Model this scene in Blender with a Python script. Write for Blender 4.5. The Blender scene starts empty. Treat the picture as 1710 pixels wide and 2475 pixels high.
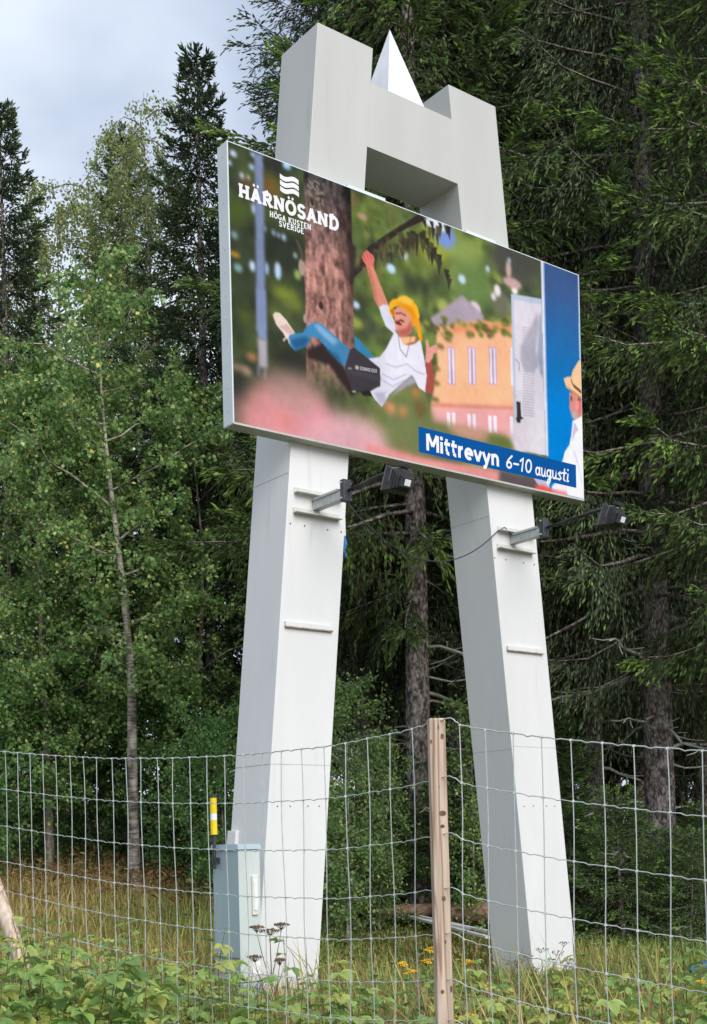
import bpy, bmesh, math, random
import numpy as np
from mathutils import Matrix, Vector
random.seed(7)
RNG = np.random.default_rng(11)
C = bpy.context.scene.collection
S = bpy.context.scene

# ------------------------------------------------------------------ camera
# a shift lens held level: focal length, horizon row and roll come from the sign's vanishing lines
PXF, PCX, PY0, ROLL, EYE = 2998.6, 855.0, 2037.3, 0.023, 1.6
cam_d = bpy.data.cameras.new('camera'); cam = bpy.data.objects.new('camera', cam_d); C.objects.link(cam)
cam_d.sensor_fit = 'VERTICAL'; cam_d.sensor_height = 36.0
cam_d.lens = PXF/2475*36.0
cam_d.shift_y = (PY0-2475/2)/2475
cam_d.clip_end = 3000; cam_d.clip_start = 0.05
cam.matrix_world = Matrix.Translation((0, 0, EYE)) @ Matrix.Rotation(math.radians(90), 4, 'X') @ Matrix.Rotation(-ROLL, 4, 'Z')
S.camera = cam

# ------------------------------------------------------------------ sky and sun
SUN_EL, SUN_AZ = 37.0, 150.0         # azimuth clockwise from +Y (the view direction): behind the camera, to the right
w = bpy.data.worlds.new('World'); S.world = w; w.use_nodes = True
nt = w.node_tree; nt.nodes.clear()
def N(t, **k):
    n = nt.nodes.new(t)
    for a, b in k.items(): setattr(n, a, b)
    return n
out = N('ShaderNodeOutputWorld'); bg = N('ShaderNodeBackground'); bg.inputs[1].default_value = 0.1
sky = N('ShaderNodeTexSky', sky_type='NISHITA'); sky.sun_disc = False
sky.sun_elevation = math.radians(SUN_EL); sky.sun_rotation = math.radians(SUN_AZ)
tc = N('ShaderNodeTexCoord'); sep = N('ShaderNodeSeparateXYZ'); nt.links.new(tc.outputs['Generated'], sep.inputs[0])
az = N('ShaderNodeMath', operation='MAXIMUM'); nt.links.new(sep.outputs[2], az.inputs[0]); az.inputs[1].default_value = 0.0
ad = N('ShaderNodeMath', operation='ADD'); nt.links.new(az.outputs[0], ad.inputs[0]); ad.inputs[1].default_value = 0.25
dv = N('ShaderNodeVectorMath', operation='DIVIDE'); nt.links.new(tc.outputs['Generated'], dv.inputs[0]); nt.links.new(ad.outputs[0], dv.inputs[1])
n1 = N('ShaderNodeTexNoise'); n1.inputs['Scale'].default_value = 1.7; n1.inputs['Detail'].default_value = 5; n1.inputs['Roughness'].default_value = 0.5
mpw = N('ShaderNodeMapping'); mpw.inputs['Location'].default_value = (3.1, 1.7, 0.4); nt.links.new(dv.outputs[0], mpw.inputs[0]); nt.links.new(mpw.outputs[0], n1.inputs['Vector'])
cr = N('ShaderNodeValToRGB'); nt.links.new(n1.outputs[0], cr.inputs[0])
cr.color_ramp.elements[0].position = 0.40; cr.color_ramp.elements[0].color = (2.1, 2.5, 3.3, 1)
cr.color_ramp.elements[1].position = 0.60; cr.color_ramp.elements[1].color = (4.3, 4.7, 5.3, 1)
mx = N('ShaderNodeMix', data_type='RGBA'); mx.inputs[0].default_value = 0.9
nt.links.new(sky.outputs[0], mx.inputs[6]); nt.links.new(cr.outputs[0], mx.inputs[7])
nt.links.new(mx.outputs[2], bg.inputs[0]); nt.links.new(bg.outputs[0], out.inputs[0])
sd = bpy.data.lights.new('sun', 'SUN'); sd.energy = 1.5; sd.angle = math.radians(45); sd.color = (1.0, 0.96, 0.9)
so = bpy.data.objects.new('sun', sd); C.objects.link(so); so.location = (10, -10, 30)
a_ = math.radians(SUN_AZ); e_ = math.radians(SUN_EL)
sdir = Vector((math.sin(a_)*math.cos(e_), math.cos(a_)*math.cos(e_), math.sin(e_)))
so.rotation_euler = sdir.to_track_quat('Z', 'Y').to_euler()
S.view_settings.view_transform = 'Standard'; S.view_settings.look = 'None'
S.view_settings.exposure = 1.1; S.view_settings.gamma = 1.0
EXPO = 2**S.view_settings.exposure
S.cycles.max_bounces = 4; S.cycles.transparent_max_bounces = 6; S.cycles.use_denoising = True

# ------------------------------------------------------------------ pixel -> place (photo pixels 1710x2475)
CR, SR = math.cos(ROLL), math.sin(ROLL)
def ray(px, py):
    a, b = px-PCX, py-PY0
    return (a*CR-b*SR)/PXF, -(a*SR+b*CR)/PXF
YAW, SX0, SY0 = 0.656, 0.759, 12.388       # the sign's own frame: u along its face, v into it
CY, SY = math.cos(YAW), math.sin(YAW)
def face(px, py, v=0.0):
    rx, rz = ray(px, py)
    u = (rx*(SY0+v*CY)-SX0+v*SY)/(CY-rx*SY)
    return u, EYE+rz*(SY0+u*SY+v*CY)
def uv2w(u, v, z): return Vector((SX0+u*CY-v*SY, SY0+u*SY+v*CY, z))
def smooth_noise(x, y):
    return (math.sin(x*1.3+y*.7)*.5+math.sin(x*.6-y*1.1+2.1)*.5+math.sin(x*2.7+y*2.2+.4)*.25)
def ground(x, y):
    sg = 1/(1+math.exp(min(40, x/2.5)))
    far = min(y, 34)
    near = 1 if y > 13.5 else max(0.25, (y-4)/9.5)
    return 0.12*max(0, far-11)*sg+0.012*max(0, far-13)+0.035*smooth_noise(x, y)*near-0.0*y
def at(px, py, Y):
    rx, rz = ray(px, py)
    return Vector((rx*Y, Y, EYE+rz*Y))
def on_ground(px, Y):
    rx, _ = ray(px, 2050)
    return Vector((rx*Y, Y, ground(rx*Y, Y)))

# ------------------------------------------------------------------ materials
def mat(name, rough=0.6, spec=0.3, metal=0.0):
    m = bpy.data.materials.new(name); m.use_nodes = True
    b = m.node_tree.nodes['Principled BSDF']
    b.inputs['Roughness'].default_value = rough; b.inputs['Metallic'].default_value = metal
    b.inputs['Specular IOR Level'].default_value = spec
    return m, m.node_tree, b
def nd(t, ty, **k):
    n = t.nodes.new(ty)
    for a, b in k.items(): setattr(n, a, b)
    return n
def ramp(t, src, stops):
    r = nd(t, 'ShaderNodeValToRGB'); t.links.new(src, r.inputs[0])
    while len(r.color_ramp.elements) < len(stops): r.color_ramp.elements.new(0.5)
    for e, (p, c) in zip(r.color_ramp.elements, stops): e.position = p; e.color = (*c, 1)
    return r
def noise(t, scale, detail=4, coord='Object', sc=(1, 1, 1), rough=0.55):
    tcn = nd(t, 'ShaderNodeTexCoord'); mp = nd(t, 'ShaderNodeMapping'); mp.inputs['Scale'].default_value = sc
    t.links.new(tcn.outputs[coord], mp.inputs[0])
    n = nd(t, 'ShaderNodeTexNoise'); n.inputs['Scale'].default_value = scale; n.inputs['Detail'].default_value = detail
    n.inputs['Roughness'].default_value = rough
    t.links.new(mp.outputs[0], n.inputs['Vector']); return n
def bump(t, b, src, strength, dist=0.01):
    bp = nd(t, 'ShaderNodeBump'); bp.inputs['Strength'].default_value = strength; bp.inputs['Distance'].default_value = dist
    t.links.new(src, bp.inputs['Height']); t.links.new(bp.outputs[0], b.inputs['Normal'])
def simple(name, stops, scale=3, rough=0.6, spec=0.3, metal=0.0, bmp=0.0, sc=(1, 1, 1), dist=0.01, detail=4):
    m, t, b = mat(name, rough, spec, metal)
    n = noise(t, scale, detail, sc=sc)
    r = ramp(t, n.outputs[0], stops); t.links.new(r.outputs[0], b.inputs['Base Color'])
    if bmp: bump(t, b, n.outputs[0], bmp, dist)
    return m
def leafmat(name, trans=0.3, rough=0.5):
    m, t, b = mat(name, rough, 0.25)
    a = nd(t, 'ShaderNodeAttribute', attribute_name='col'); t.links.new(a.outputs['Color'], b.inputs['Base Color'])
    tr = nd(t, 'ShaderNodeBsdfTranslucent'); t.links.new(a.outputs['Color'], tr.inputs[0])
    mxs = nd(t, 'ShaderNodeMixShader'); mxs.inputs[0].default_value = trans
    t.links.new(b.outputs[0], mxs.inputs[1]); t.links.new(tr.outputs[0], mxs.inputs[2])
    t.links.new(mxs.outputs[0], t.nodes['Material Output'].inputs[0]); return m
M = {}
def white_paint(name, c0, c1, stain):
    m, t, b = mat(name, 0.42, 0.4)
    n = noise(t, 2.2, 6, sc=(1, 1, .22)); r = ramp(t, n.outputs[0], [(.3, c0), (.7, c1)])
    n2 = noise(t, 9, 5, sc=(1, 1, .08)); r2 = ramp(t, n2.outputs[0], [(.60, (0, 0, 0)), (.80, (1, 1, 1))])
    mxn = nd(t, 'ShaderNodeMix', data_type='RGBA'); t.links.new(r2.outputs[0], mxn.inputs[0])
    t.links.new(r.outputs[0], mxn.inputs[6]); mxn.inputs[7].default_value = (*stain, 1)
    t.links.new(mxn.outputs[2], b.inputs['Base Color'])
    n3 = noise(t, 1.1, 3); bump(t, b, n3.outputs[0], 0.05, 0.02); return m
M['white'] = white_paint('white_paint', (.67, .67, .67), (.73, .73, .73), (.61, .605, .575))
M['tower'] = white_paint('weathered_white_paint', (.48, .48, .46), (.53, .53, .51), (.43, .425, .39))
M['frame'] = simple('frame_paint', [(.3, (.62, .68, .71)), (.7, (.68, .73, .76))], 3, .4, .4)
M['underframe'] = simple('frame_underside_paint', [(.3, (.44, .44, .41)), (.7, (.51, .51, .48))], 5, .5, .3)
M['ledge'] = simple('ledge_steel_paint', [(.35, (.50, .50, .47)), (.7, (.66, .66, .63))], 12, .5, .4)
M['galv'] = simple('galvanized_steel', [(.3, (.42, .44, .45)), (.7, (.58, .60, .61))], 26, .45, .5, .2, .1)
M['wire'] = simple('galvanized_wire', [(.3, (.42, .46, .46)), (.7, (.60, .64, .64))], 30, .4, .5, .25)
M['black'] = simple('black_plastic', [(.3, (.022, .024, .028)), (.7, (.05, .052, .058))], 15, .45, .5)
M['lamp_grey'] = simple('dark_grey_lamp_metal', [(.3, (.12, .12, .13)), (.7, (.20, .20, .215))], 9, .45, .5, .3)
M['rust'] = simple('rusty_paint', [(.3, (.30, .21, .16)), (.7, (.5, .45, .40))], 14, .7, .2)
M['hole'] = simple('dark_hole', [(.3, (.02, .02, .02)), (.7, (.05, .045, .04))], 20, .8, .1)
M['seam'] = simple('weld_seam', [(.3, (.36, .35, .32)), (.7, (.60, .60, .58))], 7, .6, .2)
M['cab'] = simple('blue_grey_cabinet_metal', [(.3, (.34, .45, .50)), (.7, (.41, .52, .56))], 2.5, .5, .4, .1, .03, sc=(1, 1, .3))
M['cab2'] = simple('pale_cabinet_metal', [(.3, (.50, .56, .55)), (.7, (.62, .67, .65))], 3, .5, .4, .1, .03, sc=(1, 1, .3))
M['plate'] = simple('cream_plastic', [(.3, (.62, .63, .55)), (.7, (.75, .75, .68))], 9, .5)
M['yellow'] = simple('yellow_reflector', [(.3, (.72, .52, .01)), (.7, (.85, .64, .02))], 9, .4)
M['whiteband'] = simple('white_reflector', [(.3, (.72, .74, .76)), (.7, (.82, .83, .84))], 9, .35)
M['pipe'] = simple('white_board_paint', [(.3, (.60, .61, .62)), (.7, (.78, .78, .78))], 4, .5, bmp=.1)
M['blue'] = simple('blue_plastic_sheet', [(.3, (.02, .10, .34)), (.7, (.05, .20, .50))], 5, .35, .5, bmp=.3)
M['log'] = simple('rotting_wood', [(.3, (.12, .075, .055)), (.7, (.34, .23, .16))], 14, .85, .1, bmp=.6, sc=(1, 1, 1))
M['drystem'] = simple('dry_stem', [(.3, (.11, .07, .05)), (.7, (.20, .14, .09))], 20, .8, .1)
M['greenstem'] = simple('green_stem', [(.3, (.09, .12, .03)), (.7, (.17, .19, .06))], 20, .6, .2)
M['redstem'] = simple('brown_cane', [(.3, (.10, .07, .03)), (.7, (.17, .13, .06))], 20, .7, .2)
M['tansy'] = simple('yellow_flower', [(.3, (.66, .36, .01)), (.7, (.80, .50, .02))], 40, .7)
M['leaf'] = leafmat('leaf', .38); M['needle'] = leafmat('needle', .18, .55); M['grass'] = leafmat('grass_blade', .3)
def bark(name, dark, mid, light, sc, vs, bs):
    m, t, b = mat(name, .9, .1)
    n = noise(t, 9, 6, sc=sc); v = nd(t, 'ShaderNodeTexVoronoi', feature='F1'); v.inputs['Scale'].default_value = vs
    tcn = nd(t, 'ShaderNodeTexCoord'); mp = nd(t, 'ShaderNodeMapping'); mp.inputs['Scale'].default_value = (1, 1, .45)
    wn = noise(t, 5, 3)
    add = nd(t, 'ShaderNodeVectorMath', operation='ADD'); scl = nd(t, 'ShaderNodeVectorMath', operation='SCALE'); scl.inputs['Scale'].default_value = .12
    t.links.new(wn.outputs['Color'], scl.inputs[0]); t.links.new(tcn.outputs['Object'], add.inputs[0]); t.links.new(scl.outputs[0], add.inputs[1])
    t.links.new(add.outputs[0], mp.inputs[0]); t.links.new(mp.outputs[0], v.inputs['Vector'])
    mth = nd(t, 'ShaderNodeMath', operation='MULTIPLY_ADD'); t.links.new(v.outputs['Distance'], mth.inputs[0]); mth.inputs[1].default_value = -.6
    t.links.new(n.outputs[0], mth.inputs[2])
    add2 = nd(t, 'ShaderNodeMath', operation='ADD'); t.links.new(mth.outputs[0], add2.inputs[0]); add2.inputs[1].default_value = .25
    r = ramp(t, add2.outputs[0], [(.25, dark), (.5, mid), (.72, light)]); t.links.new(r.outputs[0], b.inputs['Base Color'])
    bump(t, b, add2.outputs[0], bs, .03); return m
M['spruce_bark'] = bark('spruce_bark', (.07, .058, .053), (.27, .225, .212), (.48, .42, .395), (1, 1, .8), 30, .6)
M['birch_bark'] = bark('birch_bark', (.10, .085, .07), (.34, .30, .26), (.58, .54, .49), (.6, .6, 3.2), 7, .5)
M['aspen_bark'] = bark('aspen_bark', (.09, .08, .06), (.22, .19, .15), (.36, .32, .26), (1, 1, 1.6), 9, .5)
M['twig'] = simple('dead_twig', [(.3, (.34, .32, .29)), (.7, (.56, .54, .50))], 12, .9, .1)
def wood_mat():
    m, t, b = mat('weathered_post_wood', .8, .2)
    tcn = nd(t, 'ShaderNodeTexCoord'); mp = nd(t, 'ShaderNodeMapping'); mp.inputs['Scale'].default_value = (1, .35, .055)
    t.links.new(tcn.outputs['Object'], mp.inputs[0])
    nz = nd(t, 'ShaderNodeTexNoise'); nz.inputs['Scale'].default_value = 9; nz.inputs['Detail'].default_value = 3; nz.inputs['Distortion'].default_value = .6; t.links.new(mp.outputs[0], nz.inputs['Vector'])
    ml = nd(t, 'ShaderNodeMath', operation='MULTIPLY'); t.links.new(nz.outputs[0], ml.inputs[0]); ml.inputs[1].default_value = 9
    fr = nd(t, 'ShaderNodeMath', operation='PINGPONG'); t.links.new(ml.outputs[0], fr.inputs[0]); fr.inputs[1].default_value = .5
    r = ramp(t, fr.outputs[0], [(.0, (.62, .52, .43)), (.30, (.55, .44, .355)), (.46, (.34, .235, .175))])
    n2 = noise(t, 40, 4, sc=(1, 1, .05)); r2 = ramp(t, n2.outputs[0], [(.35, (.72, .68, .66)), (.65, (1.1, 1.08, 1.05))])
    mm = nd(t, 'ShaderNodeMix', data_type='RGBA', blend_type='MULTIPLY'); mm.inputs[0].default_value = 1
    t.links.new(r.outputs[0], mm.inputs[6]); t.links.new(r2.outputs[0], mm.inputs[7]); t.links.new(mm.outputs[2], b.inputs['Base Color'])
    bump(t, b, n2.outputs[0], .4, .004); return m
M['wood'] = wood_mat()
M['knot'] = simple('wood_knot', [(.3, (.10, .055, .04)), (.7, (.24, .15, .11))], 60, .8, .1)
def ground_mat():
    m, t, b = mat('meadow_soil', .95, .05)
    n = noise(t, .9, 6); n2 = noise(t, 14, 5)
    r = ramp(t, n.outputs[0], [(.3, (.085, .10, .025)), (.5, (.15, .13, .04)), (.7, (.12, .085, .04))])
    r2 = ramp(t, n2.outputs[0], [(.3, (.45, .45, .45)), (.7, (1.2, 1.2, 1.1))])
    mm = nd(t, 'ShaderNodeMix', data_type='RGBA', blend_type='MULTIPLY'); mm.inputs[0].default_value = 1
    t.links.new(r.outputs[0], mm.inputs[6]); t.links.new(r2.outputs[0], mm.inputs[7]); t.links.new(mm.outputs[2], b.inputs['Base Color'])
    bump(t, b, n2.outputs[0], .7, .05); return m
M['ground'] = ground_mat()
def emis(name, col=None):
    m = bpy.data.materials.new(name); m.use_nodes = True; t = m.node_tree; t.nodes.clear()
    o = nd(t, 'ShaderNodeOutputMaterial'); e = nd(t, 'ShaderNodeEmission'); e.inputs[1].default_value = 1.0/EXPO
    if col: e.inputs[0].default_value = (*col, 1)
    else:
        a = nd(t, 'ShaderNodeAttribute', attribute_name='col'); t.links.new(a.outputs['Color'], e.inputs[0])
    t.links.new(e.outputs[0], o.inputs[0]); return m
M['led'] = emis('led_picture'); M['ledwhite'] = emis('led_white', (.97, .97, 1.0)); M['ledblue'] = emis('led_blue', (.006, .10, .37))
M['ledgrey'] = emis('led_lettering_grey', (.42, .40, .44))

# ------------------------------------------------------------------ object helpers
def prop(o, label=None, cat=None, group=None, kind=None):
    if label: o['label'] = label
    if cat: o['category'] = cat
    if group: o['group'] = group
    if kind: o['kind'] = kind
    return o
def empty(name, loc, rz=0.0, **k):
    o = bpy.data.objects.new(name, None); C.objects.link(o); o.location = loc; o.rotation_euler = (0, 0, rz); o.empty_display_size = .2
    return prop(o, **k)
def link(name, me, parent=None, loc=(0, 0, 0), rot=None, scale=None, **k):
    o = bpy.data.objects.new(name, me); C.objects.link(o)
    if parent: o.parent = parent
    o.location = loc
    if rot is not None: o.rotation_euler = rot
    if scale is not None: o.scale = (scale,)*3 if isinstance(scale, (int, float)) else scale
    return prop(o, **k)
class MB:
    def __init__(s): s.v = []; s.f = []
    def quad(s, a, b, c, d):
        i = len(s.v); s.v += [a, b, c, d]; s.f.append((i, i+1, i+2, i+3))
    def poly(s, pts):
        i = len(s.v); s.v += list(pts); s.f.append(tuple(range(i, i+len(pts))))
    def hexa(s, p):      # 8 points: bottom ring ccw, top ring ccw
        i = len(s.v); s.v += [tuple(q) for q in p]
        for q in ((3, 2, 1, 0), (4, 5, 6, 7), (0, 1, 5, 4), (1, 2, 6, 5), (2, 3, 7, 6), (3, 0, 4, 7)): s.f.append(tuple(i+k for k in q))
    def box(s, a, b):
        (x0, y0, z0), (x1, y1, z1) = a, b
        s.hexa([(x0, y0, z0), (x1, y0, z0), (x1, y1, z0), (x0, y1, z0), (x0, y0, z1), (x1, y0, z1), (x1, y1, z1), (x0, y1, z1)])
    def tube(s, pts, r, n=6, cap=True):
        pts = [Vector(p) for p in pts]; rs = r if isinstance(r, (list, tuple)) else [r]*len(pts)
        base = len(s.v); up = None
        for k, p in enumerate(pts):
            d = (pts[min(k+1, len(pts)-1)]-pts[max(k-1, 0)]).normalized()
            if up is None: up = d.orthogonal().normalized()
            up = (up-d*up.dot(d)).normalized() if (up-d*up.dot(d)).length > 1e-5 else d.orthogonal().normalized()
            sd_ = d.cross(up)
            for j in range(n):
                a = 2*math.pi*j/n; q = p+(up*math.cos(a)+sd_*math.sin(a))*rs[k]; s.v.append(tuple(q))
        for k in range(len(pts)-1):
            for j in range(n):
                a = base+k*n+j; b = base+k*n+(j+1) % n; s.f.append((a, b, b+n, a+n))
        if cap:
            s.f.append(tuple(base+j for j in reversed(range(n)))); e = base+(len(pts)-1)*n; s.f.append(tuple(e+j for j in range(n)))
    def mesh(s, name, m, smooth=False, bevel=0.0):
        me = bpy.data.meshes.new(name); me.from_pydata([tuple(v) for v in s.v], [], s.f); me.update()
        if bevel:
            bm = bmesh.new(); bm.from_mesh(me)
            bmesh.ops.bevel(bm, geom=bm.edges[:], offset=bevel, segments=2, affect='EDGES', profile=.5); bm.to_mesh(me); bm.free()
        me.materials.append(m)
        if smooth: me.shade_smooth()
        return me
    def build(s, name, m, parent=None, smooth=False, bevel=0.0, **k):
        return link(name, s.mesh(name, m, smooth, bevel), parent, **k)
def np_mesh(name, V, F, col, m, smooth=False, gain=1.0):
    """V (n,3), F (k,3|4) int, col (n,3) linear colours"""
    me = bpy.data.meshes.new(name); n, k = F.shape
    me.vertices.add(len(V)); me.vertices.foreach_set('co', np.ascontiguousarray(V, np.float32).ravel())
    me.loops.add(n*k); me.loops.foreach_set('vertex_index', np.ascontiguousarray(F, np.int32).ravel())
    me.polygons.add(n); me.polygons.foreach_set('loop_start', np.arange(0, n*k, k, dtype=np.int32))
    if smooth: me.polygons.foreach_set('use_smooth', np.ones(n, bool))
    if col is not None:
        a = me.attributes.new('col', 'FLOAT_COLOR', 'POINT')
        a.data.foreach_set('color', np.ascontiguousarray(np.concatenate([col, np.ones((len(col), 1))], 1), np.float32).ravel())
    me.update(); me.validate(); me.materials.append(m); return me
def sub(parent, name, mb, m, smooth=False, bevel=0.0, **k): return mb.build(name, m, parent, smooth, bevel, **k)

# ------------------------------------------------------------------ ground
gx = np.concatenate([np.linspace(-400, -26, 18), np.linspace(-24, 24, 97), np.linspace(26, 400, 18)])
gy = np.concatenate([np.linspace(-60, -2, 8), np.linspace(0, 48, 97), np.linspace(52, 900, 16)])
GV = np.array([(x, y, ground(x, y)) for y in gy for x in gx]); nx = len(gx)
GF = np.array([(j*nx+i, j*nx+i+1, (j+1)*nx+i+1, (j+1)*nx+i) for j in range(len(gy)-1) for i in range(nx-1)])
link('ground', np_mesh('ground', GV, GF, None, M['ground'], True), kind='structure')

# ------------------------------------------------------------------ the pylon sign
D_ = 0.606; ZT = 9.335
LO = lambda z: -2.124+.1035*z      # outer edge of the left leg; the right one mirrors it
LI = lambda z: -1.444+.1020*z
sign = empty('pylon_sign', (SX0, SY0, 0), YAW, label='tall white steel pylon sign on two leaning legs carrying an LED screen', cat='sign')
def leg_piece(sgn, z0, z1, inset=0.0):
    mb = MB(); a0, a1, b0, b1 = LO(z0)+inset, LO(z1)+inset, LI(z0)-inset, LI(z1)-inset
    v0, v1 = inset, D_-inset
    if sgn > 0: a0, b0, a1, b1 = -b0, -a0, -b1, -a1
    mb.hexa([(a0, v0, z0), (b0, v0, z0), (b0, v1, z0), (a0, v1, z0), (a1, v0, z1), (b1, v0, z1), (b1, v1, z1), (a1, v1, z1)]); return mb
def plate_line(sgn, z, side, tilt=0.0, h=.006):
    """weld seam: a thin raised strip across the front ('f') or outer-left side ('s') of a leg"""
    mb = MB()
    u0, u1 = (LO(z), LI(z)) if sgn < 0 else (-LI(z), -LO(z))
    if side == 'f': mb.hexa([(u0+.004, -.0015, z), (u1-.004, -.0015, z+tilt), (u1-.004, .004, z+tilt), (u0+.004, .004, z), (u0+.004, -.0015, z+h), (u1-.004, -.0015, z+tilt+h), (u1-.004, .004, z+tilt+h), (u0+.004, .004, z+h)])
    else: mb.hexa([(u0-.0015, .006, z), (u0+.004, .006, z), (u0+.004, D_-.006, z), (u0-.0015, D_-.006, z), (u0-.0015, .006, z+h), (u0+.004, .006, z+h), (u0+.004, D_-.006, z+h), (u0-.0015, D_-.006, z+h)])
    return mb
def shelf(u0, u1, z, p=.07, th=.008, fl=.045):
    mb = MB(); mb.box((u0, -p, z), (u1, .004, z+th)); mb.box((u0, -.010, z+th), (u1, .004, z+th+fl)); return mb
for sgn in (-1, 1):
    lg = sub(sign, 'leg', leg_piece(sgn, -.35, 6.55), M['white'], bevel=.006)
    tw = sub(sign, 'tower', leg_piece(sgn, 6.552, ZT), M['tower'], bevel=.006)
    ul = -1.573 if sgn < 0 else 1.028
    sub(lg, 'ledge', shelf(ul+.015, ul+.543, 4.838), M['ledge']); sub(lg, 'ledge', shelf(ul, ul+.527, 4.652), M['ledge'])
    us = -1.70 if sgn < 0 else 1.136
    st = MB(); st.box((us, -.028, 3.600), (us+.54, .004, 3.640)); sub(lg, 'ledge', st, M['white'])
    rr = MB(); rr.box((us+.002, -.030, 3.588), (us+.538, .003, 3.5995)); sub(lg, 'rust_strip', rr, M['rust'])
    for k, du in enumerate((-.035, .127, .393, .552)):
        b_ = MB(); b_.tube([(ul+du, -.006, 4.55), (ul+du, .004, 4.55)], .0065, 8); sub(lg, 'hole_disc', b_, M['hole'])  # dark disc on the face; its colour stands in for shade inside a hole
    for du in (.10, .24, .44, .57):
        u = (LO(1.95) if sgn < 0 else -LI(1.95))+du
        b_ = MB(); b_.tube([(u, -.006, 1.95), (u, .004, 1.95)], .0055, 8); sub(lg, 'hole_disc', b_, M['hole'])  # same painted hole darkness, lower on the leg
    for z, sd_ in ((5.02, 's'), (2.33, 's'), (2.33, 'f')) if sgn < 0 else ((4.98, 's'), (2.55, 's'), (2.58, 'f')):
        sub(lg, 'weld_seam', plate_line(sgn, z, sd_), M['seam'])
    # bottom flange on the back of the left leg
fl = MB(); fl.hexa([(LO(-.3)-.045, D_-.14, -.3), (LO(-.3)+.03, D_-.14, -.3), (LO(-.3)+.03, D_+.004, -.3), (LO(-.3)-.045, D_+.004, -.3), (LO(1.74)-.035, D_-.14, 1.74), (LO(1.74)+.03, D_-.14, 1.74), (LO(1.74)+.03, D_+.004, 1.74), (LO(1.74)-.035, D_+.004, 1.74)]); sub(sign, 'flange', fl, M['white'], bevel=.004)
cb = MB(); z0, z1 = 8.349, 8.99
cb.hexa([(LI(z0)-.02, .004, z0), (-LI(z0)+.02, .004, z0), (-LI(z0)+.02, D_-.004, z0), (LI(z0)-.02, D_-.004, z0),
         (LI(z1)-.02, .004, z1), (-LI(z1)+.02, .004, z1), (-LI(z1)+.02, D_-.004, z1), (LI(z1)-.02, D_-.004, z1)])
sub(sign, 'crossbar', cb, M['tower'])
sp = MB(); a = .25; ap = (-.02, .303, 9.86); q = [(-.02-a, .303-a, 8.988), (-.02+a, .303-a, 8.988), (-.02+a, .303+a, 8.988), (-.02-a, .303+a, 8.988)]
for i in range(4): sp.poly([q[i], q[(i+1) % 4], ap])
sp.poly(q[::-1]); sub(sign, 'spire', sp, M['whiteband'])

# ---- screen box
SU, SZ0, SZ1, SV, ST = 2.274, 5.315, 7.806, -.115, .163
fr = MB(); fr.box((-SU, SV, SZ0), (SU, SV+ST, SZ1))
screen = sub(sign, 'screen', fr, M['frame'], bevel=.004)
prop(screen, label='wide LED screen showing a man in a yellow hat hanging from a tree')
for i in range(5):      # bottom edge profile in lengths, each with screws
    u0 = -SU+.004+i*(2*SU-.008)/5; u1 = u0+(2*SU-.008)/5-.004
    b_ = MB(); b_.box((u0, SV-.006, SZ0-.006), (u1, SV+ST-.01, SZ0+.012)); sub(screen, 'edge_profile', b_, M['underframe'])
for i in range(12):
    b_ = MB(); z = SZ0+.12+i*.205; b_.tube([(-SU-.003, SV+.07, z), (-SU+.002, SV+.07, z)], .007, 6); sub(screen, 'screw', b_, M['galv'])
for u0, u1 in ((-.92, -.46), (.60, 1.02)):
    b_ = MB(); b_.box((u0, SV+.02, SZ1-.004), (u1, SV+ST-.03, SZ1+.035)); sub(screen, 'bracket', b_, M['frame'])

# ---- the picture on the screen, painted as one colour per LED on a grid
W_, H_ = 480, 263
yy, xx = np.mgrid[0:H_, 0:W_].astype(float)
def tos(px, py):
    u, z = face(px, py, SV); return (u+SU)/(2*SU)*W_-.5, (SZ1-z)/(SZ1-SZ0)*H_-.5
def zoomf(ox, oy, sc): return lambda p: tos(ox+p[0]*sc, oy+p[1]*sc)
ZM = zoomf(640, 580, 440/1596); ZR = zoomf(1200, 600, 230/830); Z2 = zoomf(520, 330, 480/1596)
Z3 = zoomf(850, 480, 580/1596); Z4 = zoomf(520, 700, 480/1596); Z5 = zoomf(900, 800, 620/1596); ZB = zoomf(990, 1010, 430/1596)
def box1(a, r, ax):
    if r < 1: return a
    n = a.shape[ax]; idx = np.clip(np.arange(-r-1, n+r), 0, n-1); c = np.cumsum(np.take(a, idx, ax), ax)
    hi = np.take(c, np.arange(2*r+1, n+2*r+1), ax); lo = np.take(c, np.arange(0, n), ax); return (hi-lo)/(2*r+1)
def blur(a, r):
    for _ in range(3):
        a = box1(box1(a, r, 0), r, 1)
    return a
def vnoise(cx_, cy_, seed):
    r = np.random.default_rng(seed); g = r.random((cy_+2, cx_+2))
    X = xx/W_*cx_; Y = yy/H_*cy_; i = X.astype(int); j = Y.astype(int); fx = X-i; fy = Y-j
    fx = fx*fx*(3-2*fx); fy = fy*fy*(3-2*fy)
    return (g[j, i]*(1-fx)+g[j, i+1]*fx)*(1-fy)+(g[j+1, i]*(1-fx)+g[j+1, i+1]*fx)*fy
IMG = np.zeros((H_, W_, 3))
def rgb(*c): return np.array(c, float)/255
def pmask(pts, soft=0):
    P = np.array(pts, float); m = np.zeros((H_, W_)); n = len(P)
    for oy in (-.25, .25):
        for ox in (-.25, .25):
            ins = np.zeros((H_, W_), bool)
            for i in range(n):
                x0, y0 = P[i]; x1, y1 = P[(i+1) % n]
                if abs(y1-y0) < 1e-9: continue
                c = ((y0 > yy+oy) != (y1 > yy+oy)) & (xx+ox < (x1-x0)*(yy+oy-y0)/(y1-y0)+x0); ins ^= c
            m += ins*.25
    return blur(m, soft) if soft else m
def paint(m, col):
    global IMG
    IMG = IMG*(1-m[..., None])+np.broadcast_to(col, IMG.shape)*m[..., None]
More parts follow.
